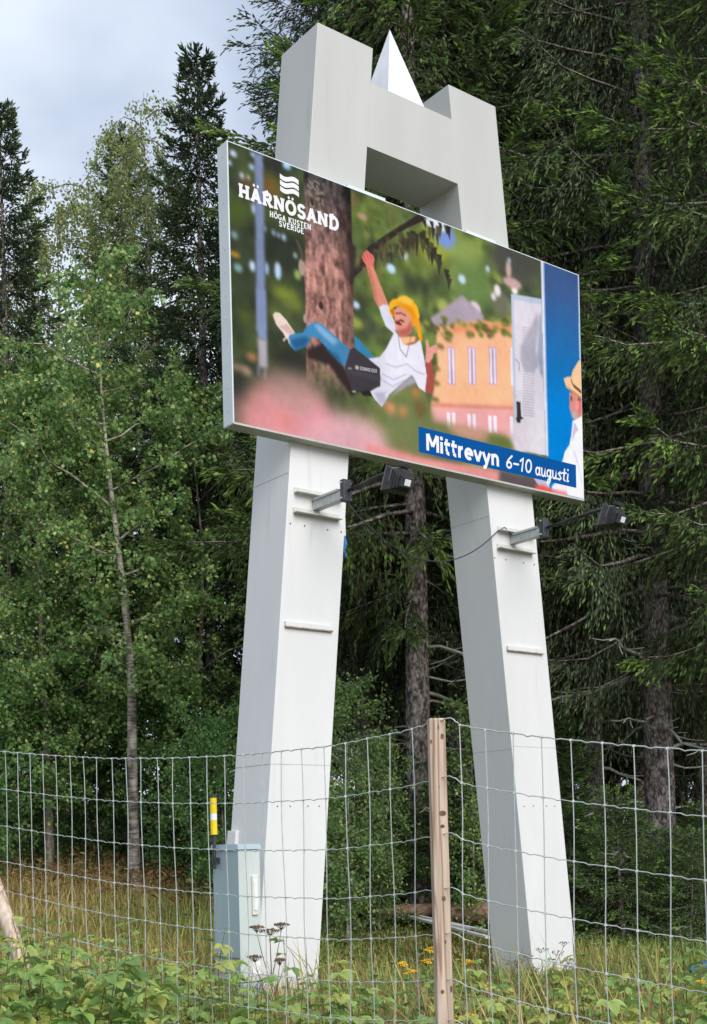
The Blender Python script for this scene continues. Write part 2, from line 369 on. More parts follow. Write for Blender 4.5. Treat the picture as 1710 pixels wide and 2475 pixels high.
def poly(f, pts, col, soft=0): paint(pmask([f(p) for p in pts], soft), col)
def emask(f, c, r, soft=0):
    cx_, cy_ = f(c); rx = abs(f((c[0]+r[0], c[1]))[0]-cx_); ry = abs(f((c[0], c[1]+r[1]))[1]-cy_)
    d = np.sqrt(((xx-cx_)/max(rx, .3))**2+((yy-cy_)/max(ry, .3))**2); m = np.clip((1-d)*max(min(rx, ry), 1)+.5, 0, 1)
    return blur(m, soft) if soft else m
def ell(f, c, r, col, soft=0): paint(emask(f, c, r, soft), col)
def line(f, pts, wd, col, soft=0):
    m = np.zeros((H_, W_))
    for p, q in zip(pts[:-1], pts[1:]):
        a, b = np.array(f(p)), np.array(f(q)); d = b-a; L = max((d**2).sum(), 1e-6)
        t = np.clip(((xx-a[0])*d[0]+(yy-a[1])*d[1])/L, 0, 1); dist = np.hypot(xx-a[0]-t*d[0], yy-a[1]-t*d[1]); m = np.maximum(m, np.clip(wd/2-dist+.5, 0, 1))
    paint(blur(m, soft) if soft else m, col)
sN, tN = xx/W_, yy/H_
# out-of-focus park
a1, a2, a3 = vnoise(9, 6, 1), vnoise(22, 14, 2), vnoise(60, 34, 3)
base = rgb(52, 60, 42)+(rgb(92, 112, 44)-rgb(52, 60, 42))*np.clip((a1*.6+a2*.6-.35)*1.4, 0, 1)[..., None]
br = np.clip((sN-.36)*3, 0, 1)*np.clip(1.35-abs(sN-.55)*3, 0, 1)
base = base+(rgb(128, 150, 66)-base)*(br*np.clip(a2*1.3-.2, 0, 1)*.85)[..., None]
base = base*(0.92+.5*a3)[..., None]+.02
IMG = blur(base, 1)
dk = np.clip((.34-sN)*5, 0, 1)*np.clip(a1*1.5-.35, 0, 1)*.55; paint(np.clip(dk*1.5, 0, .85), rgb(36, 40, 40))
for c, r, cl in (((140, 130), (28, 25), (205, 225, 255)), ((300, 140), (22, 18), (190, 215, 255)), ((210, 310), (18, 26), (205, 215, 245)), ((262, 325), (14, 18), (225, 210, 205)),
        ((290, 240), (25, 25), (165, 190, 235)), ((570, 230), (35, 26), (170, 205, 245)), ((110, 205), (18, 18), (190, 210, 250)), ((305, 575), (17, 42), (195, 215, 255)), ((295, 1040), (24, 42), (205, 225, 255)),
        ((410, 1060), (16, 50), (160, 195, 240)), ((500, 1080), (26, 70), (195, 220, 255)), ((465, 770), (13, 24), (160, 195, 225)), ((505, 790), (12, 18), (190, 205, 255)),
        ((548, 808), (16, 26), (180, 215, 255)), ((180, 1055), (35, 35), (120, 155, 160)), ((150, 790), (25, 30), (130, 160, 170)), ((640, 955), (14, 20), (190, 205, 225)), ((660, 1110), (28, 40), (150, 170, 90)),
        ((150, 945), (45, 24), (168, 128, 50)), ((395, 735), (12, 22), (150, 185, 200)), ((1415, 1060), (32, 34), (165, 205, 245)), ((1525, 950), (20, 26), (215, 230, 250)), ((1130, 1350), (20, 22), (120, 165, 200)), ((1180, 640), (40, 28), (185, 150, 120))):
    ell(Z2, c, r, rgb(*cl), 1)
ell(Z2, (440, 400), (70, 95), rgb(120, 92, 44), 4); ell(Z2, (250, 375), (70, 22), rgb(128, 86, 60), 3)
for c, r, cl in (((560, 1270), (110, 55), (132, 148, 52)), ((640, 1360), (80, 40), (120, 140, 60)), ((480, 1420), (60, 70), (96, 112, 50)), ((180, 600), (70, 110), (74, 92, 40)), ((240, 1450), (60, 60), (84, 96, 44))):
    ell(Z2, c, r, rgb(*cl), 4)
for c, r, cl in (((190, 640), (70, 28), (236, 190, 150)), ((245, 665), (40, 28), (240, 200, 160)), ((290, 545), (45, 30), (190, 130, 80))): ell(Z4, c, r, rgb(*cl), 2)
ell(Z4, (600, 560), (160, 120), rgb(44, 46, 40), 6); ell(Z4, (200, 800), (60, 200), rgb(38, 42, 40), 6)
# bright foliage right of the trunk
for k in range(60):
    r_ = np.random.default_rng(100+k); c = (r_.uniform(20, 1050), r_.uniform(120, 880)); sz = r_.uniform(18, 60)
    cl = [(150, 165, 70), (108, 132, 58), (84, 104, 52), (170, 180, 92), (70, 84, 44)][k % 5]
    ell(Z3, c, (sz, sz*r_.uniform(.5, 1.1)), rgb(*cl), 2)
ell(Z3, (790, 560), (150, 200), rgb(104, 130, 72), 8); ell(Z3, (540, 330), (120, 120), rgb(150, 160, 62), 8); ell(Z3, (740, 340), (110, 90), rgb(140, 158, 84), 6)
ell(Z3, (620, 240), (70, 85), rgb(120, 150, 215), 2); ell(Z3, (560, 170), (70, 36), rgb(235, 240, 255), 1)
ell(Z3, (1090, 420), (170, 150), rgb(76, 76, 70), 6); ell(Z3, (1000, 700), (60, 90), rgb(110, 112, 92), 3)
for c, r in (((735, 535), (24, 30)), ((905, 465), (14, 20)), ((260, 465), (26, 26)), ((350, 375), (18, 26)), ((30, 710), (22, 22)), ((1050, 408), (10, 14))): ell(Z3, c, r, rgb(195, 220, 245), 1)
for c, r, cl in (((970, 610), (22, 40), (250, 235, 240)), ((1085, 605), (20, 32), (255, 245, 250)), ((1045, 470), (18, 60), (200, 170, 160)), ((1070, 560), (60, 34), (205, 165, 165)), ((820, 735), (40, 50), (225, 205, 225)), ((945, 650), (18, 26), (235, 225, 235))): ell(Z3, c, r, rgb(*cl), 1)
# lamp post
poly(Z2, [(312, 130), (380, 140), (402, 1563), (330, 1563)], rgb(126, 140, 178), 1); poly(Z4, [(328, 0), (402, 0), (412, 420), (336, 380)], rgb(130, 144, 184), 1)
poly(Z4, [(338, 390), (412, 410), (418, 640), (346, 625)], rgb(176, 168, 180), 1); poly(Z4, [(338, 600), (356, 610), (354, 700), (335, 690)], rgb(120, 130, 170), 1); poly(Z4, [(388, 640), (408, 640), (406, 730), (388, 720)], rgb(150, 150, 150), 1)
# building
poly(Z3, [(520, 800), (735, 640), (880, 780), (870, 830), (560, 850)], rgb(176, 160, 176), 1)
poly(Z3, [(560, 850), (880, 815), (1080, 850), (1090, 1440), (520, 1440), (570, 1100)], rgb(255, 190, 146), 1)
poly(Z3, [(700, 830), (1075, 830), (1075, 880), (640, 900)], rgb(238, 150, 100), 2)
poly(Z5, [(365, 450), (880, 470), (880, 500), (365, 480)], rgb(222, 142, 128), 1); poly(Z5, [(365, 485), (880, 500), (885, 720), (600, 640), (360, 580)], rgb(238, 168, 168), 1)
for x0 in (635, 772, 912): poly(Z3, [(x0, 985), (x0+52, 990), (x0+58, 1245), (x0+6, 1238)], rgb(214, 168, 190)); poly(Z3, [(x0+8, 995), (x0+44, 998), (x0+50, 1238), (x0+12, 1232)], rgb(238, 228, 246)); poly(Z3, [(x0+20, 1000), (x0+32, 1000), (x0+38, 1235), (x0+26, 1235)], rgb(184, 160, 188))
poly(Z3, [(1058, 990), (1080, 990), (1082, 1252), (1062, 1245)], rgb(240, 232, 250))
for x0, y0 in ((462, 510), (590, 520), (720, 530), (856, 535)):
    for dx in (0, 32): poly(Z5, [(x0+dx, y0), (x0+dx+22, y0+2), (x0+dx+26, y0+110), (x0+dx+6, y0+105)], rgb(246, 232, 244), 0)
for k in range(46):      # leaves hanging over the facade
    r_ = np.random.default_rng(300+k); x = r_.uniform(480, 1060); y = 790+r_.uniform(0, 130)-.00*x
    ell(Z3, (x, y), (r_.uniform(8, 26), r_.uniform(8, 20)), rgb(*[(106, 118, 50), (140, 142, 66), (92, 84, 46)][k % 3]), 1)
for c in ((790, 900), (640, 935), (590, 985), (560, 1130), (560, 1230), (555, 1340)): ell(Z3, c, (28, 18), rgb(128, 112, 66), 1)
# hedge and ground, lower right
poly(Z5, [(0, 330), (330, 350), (380, 560), (880, 690), (890, 760), (300, 800), (0, 760)], rgb(112, 122, 74), 3)
for c, r, cl in (((270, 390), (30, 34), (190, 128, 70)), ((190, 500), (26, 34), (214, 140, 90)), ((110, 480), (36, 36), (226, 150, 100)), ((330, 300), (40, 60), (118, 130, 68)), ((170, 400), (70, 50), (112, 126, 66)), ((300, 490), (40, 60), (110, 96, 52)), ((800, 690), (90, 40), (96, 112, 52)), ((600, 640), (120, 40), (205, 150, 130)), ((200, 740), (60, 30), (130, 120, 80)), ((30, 560), (60, 50), (96, 112, 56))): ell(Z5, c, r, rgb(*cl), 3)
# blurred pink heads in front
for c, r, cl, s_ in (((620, 940), (300, 200), (206, 142, 140), 7), ((420, 1040), (240, 190), (216, 142, 142), 8), ((620, 800), (220, 110), (172, 136, 128), 8), ((800, 1130), (380, 170), (230, 154, 166), 8), ((1150, 1200), (230, 180), (226, 176, 182), 8), ((1050, 1250), (320, 120), (230, 172, 180), 6), ((640, 930), (130, 60), (196, 150, 144), 6), ((560, 1060), (120, 50), (224, 134, 124), 6)): ell(Z4, c, r, rgb(*cl), s_)
PINK = IMG.copy()
poly(Z5, [(-40, 700), (300, 790), (820, 880), (810, 945), (300, 830), (-40, 790)], rgb(240, 152, 150), 2)
poly(Z5, [(790, 870), (1010, 915), (1050, 980), (1000, 1000), (790, 940)], rgb(92, 80, 84), 2)
# dark branches
line(Z2, [(1085, 1130), (1220, 1000), (1290, 890), (1400, 800), (1520, 720), (1640, 640)], 5.5, rgb(46, 40, 38)); line(Z3, [(0, 520), (120, 330), (330, 190), (470, 130)], 5, rgb(46, 40, 38))
for k in range(44):
    r_ = np.random.default_rng(500+k); t_ = r_.uniform(0, 1); x = 150+t_*500; y = 330-t_*200+r_.uniform(0, 70); L = r_.uniform(40, 140)
    poly(Z3, [(x-14, y), (x+14, y+5), (x+r_.uniform(-6, 12), y+L)], rgb(*[(58, 54, 40), (74, 70, 48), (92, 84, 54)][k % 3]), 0)
for k in range(36):
    r_ = np.random.default_rng(560+k); t_ = r_.uniform(0, 1); x = 300+t_*350; y = 260+t_*250+r_.uniform(-40, 20)-110*math.sin(t_*3.1); L = r_.uniform(40, 110)
    poly(Z3, [(x-20, y), (x+20, y+8), (x+r_.uniform(-6, 16), y+L)], rgb(*[(50, 50, 40), (62, 60, 46), (80, 76, 52)][k % 3]), 0)
for k in range(40):
    r_ = np.random.default_rng(640+k); x = r_.uniform(1100, 1600); y = r_.uniform(430, 1050)+(x-1100)*.12; L = r_.uniform(30, 120)
    poly(Z2, [(x-12, y), (x+12, y+4), (x+r_.uniform(-6, 10), y+L)], rgb(*[(96, 90, 58), (120, 112, 70), (70, 66, 46), (140, 112, 74)][k % 4]), 1)
for x, y in ((400, 200), (430, 215), (470, 190), (505, 215), (480, 240)): poly(Z2, [(x-25, y-30), (x+25, y-20), (x+6, y+60)], rgb(48, 46, 46), 1)
for x, y, L in ((530, 150, 70), (585, 160, 40), (640, 180, 100), (480, 140, 60)): poly(Z3, [(x-16, y-10), (x+14, y), (x+14, y+L)], rgb(44, 42, 42))
# the trunk with bark
tm = np.maximum(pmask([Z2(p) for p in [(705, 265), (1085, 400), (1110, 1180), (1110, 1563), (725, 1563), (720, 900)]]), pmask([ZM(p) for p in [(340, 300), (760, 300), (780, 950), (780, 1420), (360, 1420), (360, 1000), (365, 640)]]))
bx = vnoise(125, 26, 21)*.55+vnoise(200, 60, 25)*.25+vnoise(240, 130, 22)*.2; bl = vnoise(12, 5, 23)
shade_t = np.clip((tN-.02)*3.2, 0, 1)
bc = rgb(74, 66, 66)+(rgb(150, 108, 100)-rgb(74, 66, 66))*shade_t[..., None]
bc = bc*(.38+1.3*bx)[..., None]+rgb(20, 12, 10)*(bl-.5)[..., None]
p0 = Z2((705, 265))[0]; p1 = Z2((1085, 400))[0]; lf = np.clip((xx-p0)/(p1-p0), 0, 1)
bc = bc*(1-.55*np.clip((lf-.68)*3.5, 0, 1)*np.clip(1.2-tN*1.2, 0, 1))[..., None]
paint(tm*np.clip((.83-tN)/.16, 0, 1), np.clip(bc, 0, 1))
for k in range(70):
    r_ = np.random.default_rng(700+k); x = r_.uniform(725, 870); y = r_.uniform(330, 620); ell(Z2, (x, y), (r_.uniform(4, 10), r_.uniform(6, 15)), rgb(140, 126, 112))
for f_, c, r in ((Z2, (695, 1050), (28, 68)), (ZM, (350, 690), (16, 40))): ell(f_, c, r, rgb(176, 152, 140))
ell(ZM, (490, 575), (20, 36), rgb(58, 44, 42)); line(Z2, [(655, 840), (690, 920), (700, 990)], 3, rgb(92, 76, 66))
poly(ZM, [(360, 960), (520, 900), (700, 1130), (800, 1350), (760, 1380), (560, 1100), (370, 1040)], rgb(50, 40, 40), 1)
poly(ZM, [(745, 0), (800, 60), (775, 420), (740, 330)], rgb(54, 46, 44), 1)
# the hanging man
SH, SK = rgb(232, 230, 246), rgb(222, 142, 118)
poly(ZM, [(780, 840), (830, 880), (960, 1030), (930, 1050), (790, 960)], rgb(52, 132, 176))
poly(ZM, [(200, 870), (215, 830), (330, 815), (360, 760), (430, 720), (500, 740), (745, 965), (700, 1120), (520, 930), (470, 870), (400, 850), (370, 930), (260, 975), (215, 930)], rgb(66, 134, 182))
poly(ZM, [(420, 735), (480, 745), (640, 890), (600, 930), (470, 810)], rgb(128, 178, 220), 1); poly(ZM, [(220, 880), (330, 850), (390, 860), (360, 930), (265, 970)], rgb(34, 88, 134), 1); poly(ZM, [(520, 940), (640, 1010), (690, 1110), (560, 990)], rgb(40, 96, 142), 1)
poly(ZM, [(65, 660), (85, 635), (125, 640), (190, 710), (262, 820), (215, 835), (195, 880), (150, 810), (95, 745)], rgb(238, 216, 204)); poly(ZM, [(120, 760), (185, 740), (255, 815), (210, 835)], rgb(214, 178, 176), 0); line(ZM, [(205, 830), (160, 885)], 1.5, rgb(240, 220, 215)); line(ZM, [(200, 860), (210, 905)], 1.5, rgb(230, 205, 205))
poly(ZM, [(885, 215), (945, 215), (985, 320), (1040, 460), (1085, 570), (1000, 600), (960, 520), (935, 390), (905, 290)], SK); poly(ZM, [(885, 215), (915, 215), (960, 400), (1000, 600), (960, 520), (935, 390)], rgb(196, 112, 96), 1)
poly(ZM, [(850, 150), (868, 105), (890, 84), (915, 105), (945, 130), (960, 165), (945, 235), (890, 225), (862, 185)], rgb(226, 118, 108))
for p, q in (((862, 120), (880, 180)), ((885, 105), (908, 165)), ((915, 115), (935, 165))): line(ZM, [p, q], 1.2, rgb(176, 70, 72))
poly(ZM, [(1000, 590), (1040, 565), (1085, 575), (1105, 650), (1150, 740), (1140, 830), (1060, 760), (1020, 660)], rgb(222, 222, 240))
poly(ZM, [(1140, 800), (1180, 850), (1230, 920), (1320, 910), (1365, 870), (1400, 1060), (1420, 1180), (1410, 1340), (1350, 1300), (1290, 1190), (1180, 1280), (1090, 1360), (1025, 1470), (960, 1400), (915, 1320), (1012, 1290), (1010, 1130), (900, 1045), (1005, 1030), (1060, 960), (1120, 840)], SH)
for a_p in ([(1030, 1180), (1130, 1230), (1240, 1180)], [(1040, 1240), (1120, 1290), (1230, 1230)], [(1060, 1090), (1150, 1120), (1250, 1090)], [(960, 1350), (1020, 1380), (1060, 1340)], [(1260, 1100), (1330, 1160), (1400, 1180)]): line(ZM, a_p, 1.6, rgb(196, 192, 214), 0)
poly(ZM, [(1180, 1280), (1290, 1190), (1330, 1260), (1240, 1290), (1110, 1380), (1030, 1460)], rgb(168, 160, 176), 1); poly(ZM, [(960, 1340), (1050, 1340), (1060, 1420), (1010, 1460)], rgb(190, 186, 208), 1)
poly(ZM, [(745, 965), (780, 945), (900, 1040), (1010, 1130), (1012, 1280), (930, 1330), (800, 1345), (760, 1320), (700, 1120)], rgb(62, 56, 64)); poly(ZM, [(840, 1335), (920, 1320), (940, 1380), (860, 1370)], rgb(40, 34, 38))
poly(ZM, [(700, 1130), (1010, 1200), (1010, 1240), (720, 1170)], rgb(74, 68, 76), 1); poly(ZM, [(790, 1105), (820, 1108), (822, 1140), (792, 1136)], rgb(196, 176, 180))
for x in (735, 752, 770, 790, 780): ell(ZM, (x, 1130 if x < 760 else 1335), (7, 7), rgb(190, 180, 180))
poly(ZM, [(1180, 850), (1320, 845), (1340, 880), (1300, 920), (1240, 925)], rgb(190, 100, 84)); poly(ZM, [(1180, 850), (1320, 850), (1315, 890), (1215, 920)], rgb(250, 192, 140))
poly(ZM, [(1405, 1080), (1460, 1060), (1485, 1200), (1480, 1320), (1450, 1358), (1405, 1330), (1420, 1200)], rgb(168, 78, 70)); poly(ZM, [(1405, 1075), (1415, 960), (1412, 885), (1428, 872), (1445, 950), (1470, 930), (1500, 920), (1520, 935), (1490, 960), (1520, 955), (1515, 985), (1480, 1000), (1470, 1040), (1440, 1080)], rgb(236, 158, 146))
# head and hat
poly(ZM, [(1130, 620), (1170, 580), (1250, 620), (1290, 690), (1290, 800), (1240, 850), (1180, 840), (1145, 790), (1140, 720)], rgb(236, 158, 138))
poly(ZM, [(1150, 800), (1240, 770), (1290, 700), (1290, 800), (1240, 850), (1190, 845)], rgb(186, 96, 84), 1)
line(ZM, [(1145, 725), (1190, 705), (1215, 715)], 2.2, rgb(110, 62, 54)); ell(ZM, (1175, 735), (26, 14), rgb(140, 40, 44)); line(ZM, [(1150, 645), (1195, 640)], 1.6, rgb(120, 66, 58)); line(ZM, [(1205, 650), (1235, 662)], 1.6, rgb(120, 66, 58)); ell(ZM, (1168, 685), (14, 20), rgb(240, 168, 150))
poly(ZM, [(1085, 610), (1090, 555), (1120, 520), (1160, 515), (1190, 495), (1230, 487), (1290, 520), (1340, 590), (1358, 670), (1340, 720), (1290, 690), (1240, 620), (1170, 575), (1130, 590), (1135, 680), (1100, 660)], rgb(255, 182, 36)); poly(ZM, [(1290, 680), (1350, 690), (1370, 800), (1382, 880), (1365, 895), (1345, 850), (1330, 760), (1290, 760)], rgb(250, 160, 30))
poly(ZM, [(1140, 560), (1240, 610), (1300, 690), (1340, 700), (1300, 600), (1200, 540)], rgb(240, 150, 24), 1); ell(ZM, (1230, 530), (60, 30), rgb(255, 204, 80), 1); poly(ZM, [(1095, 620), (1130, 590), (1138, 690)], rgb(206, 110, 30))
line(ZM, [(1165, 800), (1185, 960), (1240, 1030), (1270, 900), (1300, 760)], .9, rgb(140, 110, 110))
# door, container wall, man in straw hat
poly(ZR, [(128, 395), (395, 440), (432, 1815), (160, 1755)], rgb(186, 198, 222)); poly(ZR, [(152, 445), (395, 490), (432, 1815), (182, 1760)], rgb(220, 214, 224))
poly(ZR, [(215, 850), (265, 760), (360, 560), (372, 700), (345, 870), (370, 1030), (330, 1090), (250, 1080), (212, 980)], rgb(176, 172, 188), 1); poly(ZR, [(380, 560), (400, 600), (415, 1140), (385, 1100), (360, 960)], rgb(158, 162, 184), 1)
for y in range(690, 1460, 24): line(ZR, [(235, y), (330, y+14)], 1.0, rgb(176, 170, 184))
ell(ZR, (210, 1650), (80, 150), rgb(216, 206, 216), 3)
poly(ZR, [(176, 1340), (212, 1345), (216, 1470), (240, 1490), (214, 1500), (210, 1530), (182, 1525), (172, 1490), (182, 1470)], rgb(52, 46, 50)); line(ZR, [(170, 970), (200, 1010), (200, 1070)], 1.3, rgb(150, 146, 160))
bt = np.clip((tN-.1)*1.9, 0, 1)[..., None]; blue = rgb(58, 88, 142)*(1-bt)+rgb(0, 128, 214)*bt
paint(pmask([ZR(p) for p in [(415, 100), (740, 230), (775, 2300), (455, 2200), (450, 1700)]]), blue)
poly(ZR, [(388, 105), (418, 115), (458, 1820), (434, 1812)], rgb(226, 232, 250)); poly(ZR, [(408, 112), (418, 115), (458, 1820), (449, 1815)], rgb(160, 180, 226)); poly(ZR, [(713, 232), (733, 238), (742, 985), (726, 960)], rgb(180, 205, 245))
poly(ZR, [(318, 2000), (460, 2040), (465, 2110), (370, 2080)], rgb(196, 192, 220)); poly(ZR, [(438, 2040), (462, 2046), (464, 2110), (440, 2100)], rgb(220, 230, 255))
poly(ZR, [(640, 1260), (745, 1290), (752, 1480), (700, 1500), (668, 1490), (640, 1400)], rgb(214, 138, 128)); ell(ZR, (656, 1315), (9, 26), rgb(120, 80, 74)); poly(ZR, [(700, 1330), (750, 1330), (752, 1450), (720, 1440)], rgb(226, 112, 110), 0); ell(ZR, (706, 1375), (17, 42), rgb(240, 150, 140)); ell(ZR, (685, 1455), (24, 36), rgb(196, 176, 176), 1); poly(ZR, [(715, 1290), (750, 1300), (750, 1340), (712, 1330)], rgb(120, 100, 92))
poly(ZR, [(590, 1140), (620, 1125), (655, 1122), (668, 1070), (725, 975), (750, 985), (752, 1320), (690, 1275), (610, 1215)], rgb(255, 206, 158)); poly(ZR, [(652, 1120), (668, 1180), (750, 1250), (750, 1280), (680, 1220), (655, 1170)], rgb(120, 78, 60)); poly(ZR, [(600, 1190), (690, 1255), (750, 1300), (750, 1320), (680, 1280)], rgb(214, 140, 90), 0)
poly(ZR, [(668, 1510), (700, 1495), (755, 1465), (775, 2200), (620, 2160), (580, 2100), (500, 2050), (520, 1960), (580, 1860), (600, 1780), (640, 1720), (655, 1640)], rgb(252, 250, 255)); poly(ZR, [(680, 1515), (720, 1590), (690, 1620), (660, 1700), (670, 1600)], rgb(214, 196, 232), 0); line(ZR, [(680, 1780), (720, 1900), (745, 2050)], 1.6, rgb(220, 210, 240)); line(ZR, [(700, 1850), (690, 1960)], 1.2, rgb(224, 214, 240))
poly(ZR, [(490, 2080), (520, 2050), (620, 2080), (620, 2150), (480, 2110)], rgb(246, 240, 252)); ell(ZR, (420, 2110), (80, 30), rgb(244, 90, 80), 1); poly(ZR, [(480, 2110), (620, 2130), (622, 2175), (500, 2150)], rgb(244, 140, 146), 1)
IMG = IMG*(1+.05*(vnoise(90, 50, 32)-.5)+.08*(vnoise(14, 9, 33)-.5))[..., None]; IMG = .7*IMG+.3*box1(box1(IMG, 1, 0), 1, 1); IMG = np.clip(IMG*.985+.035, 0, 1)
# the bottom-right blur and LED row texture
IMG *= (1-.045*((np.arange(W_)[None, :, None]+np.arange(H_)[:, None, None]) % 2))
lin = np.where(IMG <= .04045, IMG/12.92, ((IMG+.055)/1.055)**2.4)
sx_ = np.linspace(-SU+.012, SU-.012, W_); sz_ = np.linspace(SZ1-.012, SZ0+.014, H_)
PV = np.stack([np.broadcast_to(sx_[None, :], (H_, W_)), np.full((H_, W_), SV-.004), np.broadcast_to(sz_[:, None], (H_, W_))], -1).reshape(-1, 3)
ii = (np.arange(H_-1)[:, None]*W_+np.arange(W_-1)[None, :]).ravel()
PF = np.stack([ii, ii+W_, ii+W_+1, ii+1], 1)
disp = link('display', np_mesh('display', PV, PF, lin.reshape(-1, 3), M['led']), screen)

# ---- lettering as flat strokes a few millimetres in front of the picture
def arc(cx_, cy_, rx, ry, a0, a1, n=14): return [(cx_+rx*math.cos(math.radians(a0+(a1-a0)*k/n)), cy_+ry*math.sin(math.radians(a0+(a1-a0)*k/n))) for k in range(n+1)]
class Ribbon:
    def __init__(s, v): s.mb = MB(); s.v = v
    def stroke(s, pts, wd, cap=False):
        s.v -= .00025; P = [Vector(p) for p in pts]; L = []; R = []
        for k, p in enumerate(P):
            d0 = (P[k]-P[k-1]).normalized() if k else (P[1]-P[0]).normalized(); d1 = (P[k+1]-P[k]).normalized() if k < len(P)-1 else d0
            t = d0+d1; t = t.normalized() if t.length > 1e-4 else d1
            n = Vector((-t.y, t.x)); m_ = min(1/max(abs(n.dot(Vector((-d1.y, d1.x)))), .45), 2)
            L.append(p+n*wd/2*m_); R.append(p-n*wd/2*m_)
        for k in range(len(P)-1): s.mb.quad(*[(q.x, s.v, q.y) for q in (L[k], R[k], R[k+1], L[k+1])])
        if cap:
            for p in (P[0], P[-1]): s.dot(p, wd/2)
    def dot(s, p, r, ry=None):
        s.v -= .00025; s.mb.poly([(p[0]+r*math.cos(a), s.v, p[1]+(ry or r)*math.sin(a)) for a in [2*math.pi*k/12 for k in range(12)]])
SLAB = {  # width, strokes (x, y in letter heights); 's' slab serif strokes
 'H': (.95, [[(.2, 0), (.2, 1)], [(.75, 0), (.75, 1)], [(.2, .5), (.75, .5)]], [(.02, .38, 0), (.57, .93, 0), (.02, .38, 1), (.57, .93, 1)]),
 'A': (.95, [[(.16, 0), (.475, 1)], [(.79, 0), (.475, 1)], [(.28, .33), (.68, .33)]], [(0, .32, 0), (.63, .95, 0)]),
 'R': (.92, [[(.2, 0), (.2, 1)], [(.2, .95), (.5, .95)]+arc(.5, .72, .22, .23, 90, -90, 8)+[(.2, .49)], [(.45, .48), (.75, 0)]], [(.02, .38, 0), (.62, .92, 0), (.02, .25, 1)]),
 'N': (.98, [[(.18, 0), (.18, 1)], [(.18, 1), (.78, 0)], [(.78, 0), (.78, 1)]], [(.0, .36, 0), (.6, .96, 1), (0, .25, 1)]),
 'O': (.96, [arc(.48, .5, .37, .45, 90, 450, 22)], []),
 'S': (.80, [arc(.42, .73, .25, .22, 20, 180, 8)+arc(.42, .73, .25, .24, 190, 270, 5)[1:]+arc(.40, .265, .27, .225, 90, -60, 8)+arc(.40, .265, .28, .22, -70, -165, 5)], []),
 'D': (.98, [[(.2, 0), (.2, 1)], [(.05, .95), (.45, .95)]+arc(.45, .5, .37, .45, 90, -90, 12)+[(.05, .05)]], [(.02, .3, 0), (.02, .3, 1)]),
 'G': (.92, [arc(.48, .5, .36, .44, 45, 330, 16)+[(.82, .42), (.55, .42)]], []),
 'K': (.95, [[(.2, 0), (.2, 1)], [(.75, 1), (.25, .45)], [(.4, .6), (.78, 0)]], [(.02, .38, 0), (.62, .94, 0), (.02, .38, 1), (.6, .9, 1)]),
 'U': (.96, [[(.2, 1), (.2, .35)]+arc(.48, .33, .28, .28, 180, 360, 10)+[(.76, 1)]], [(.02, .38, 1), (.6, .94, 1)]),
 'T': (.86, [[(.43, 0), (.43, 1)], [(.05, .95), (.81, .95)]], [(.25, .61, 0)]),
 'E': (.84, [[(.2, 0), (.2, 1)], [(.1, .95), (.75, .95)], [(.2, .5), (.6, .5)], [(.1, .05), (.78, .05)]], []),
 'V': (.95, [[(.14, 1), (.475, 0)], [(.81, 1), (.475, 0)]], [(0, .3, 1), (.65, .95, 1)]),
 'I': (.42, [[(.21, 0), (.21, 1)]], [(.03, .39, 0), (.03, .39, 1)]),
}
def slab_text(rb, text, u0, z0, u1, h, wd):
    base = {'Ä': 'A', 'Ö': 'O'}; tw_ = sum(.45 if ch == ' ' else SLAB[base.get(ch, ch)][0] for ch in text)+.06*(len(text)-1)
    k = (u1-u0)/tw_; x = u0
    for ch in text:
        if ch == ' ': x += .51*k; continue
        g = SLAB[base.get(ch, ch)]
        for st_ in g[1]: rb.stroke([(x+p[0]*k, z0+p[1]*h) for p in st_], wd*h)
        for (a, b, y) in g[2]:
            yy_ = z0+(y*h+(wd*.32*h if y == 0 else -wd*.32*h)); rb.stroke([(x+a*k, yy_), (x+b*k, yy_)], wd*.68*h)
        if ch in base:
            for dx in (-.17, .17): rb.dot((x+(g[0]/2+dx)*k, z0+1.22*h), .10*h*.95, .11*h)
        x += (g[0]+.06)*k
ZL = lambda p: face(560+p[0]*280/1596, 380+p[1]*280/1596, SV)
ZT_ = lambda p: face(990+p[0]*430/1596, 1010+p[1]*430/1596, SV)
rb = Ribbon(SV-.007)
(u0, z0), (u1, z1), (_, zt) = ZL((92, 560)), ZL((1470, 1015)), ZL((95, 365)); zb = (z0+z1)/2
slab_text(rb, 'HÄRNÖSAND', u0, zb, u1, .120, .26)
rb.mb.build('town_lettering', M['ledwhite'], screen, label='white slab serif lettering HÄRNÖSAND')
rb = Ribbon(SV-.007)
(u0, z0), (u1, z1) = ZL((520, 825)), ZL((1085, 1010)); slab_text(rb, 'HÖGA KUSTEN', u0, (z0+z1)/2, u1, .050, .2)
(u0, z0), (u1, z1) = ZL((640, 965)), ZL((980, 1065)); slab_text(rb, 'SVERIGE', u0, (z0+z1)/2, u1, .050, .2)
rb.mb.build('region_lettering', M['ledwhite'], screen, label='small white lettering HÖGA KUSTEN SVERIGE')
(u0, zA), (u1, _) = ZL((662, 300)), ZL((920, 400)); zc = ZL((790, 400))[1]; Wv = u1-u0
for k in range(3):
    wv = MB(); top = []; bot = []
    for j in range(13):
        t_ = j/12; w_ = -math.sin(t_*2*math.pi)*.014; zz_ = zc+.062-k*.056+w_
        top.append((u0+t_*Wv, SV-.007, zz_+.021)); bot.append((u0+t_*Wv, SV-.007, zz_-.021))
    for j in range(12): wv.quad(top[j], bot[j], bot[j+1], top[j+1])
    wv.build('logo_wave', M['ledwhite'], screen)
bn = MB(); cs = [ZT_(p) for p in ((76, 78), (84, 310), (1495, 628), (1490, 424))]
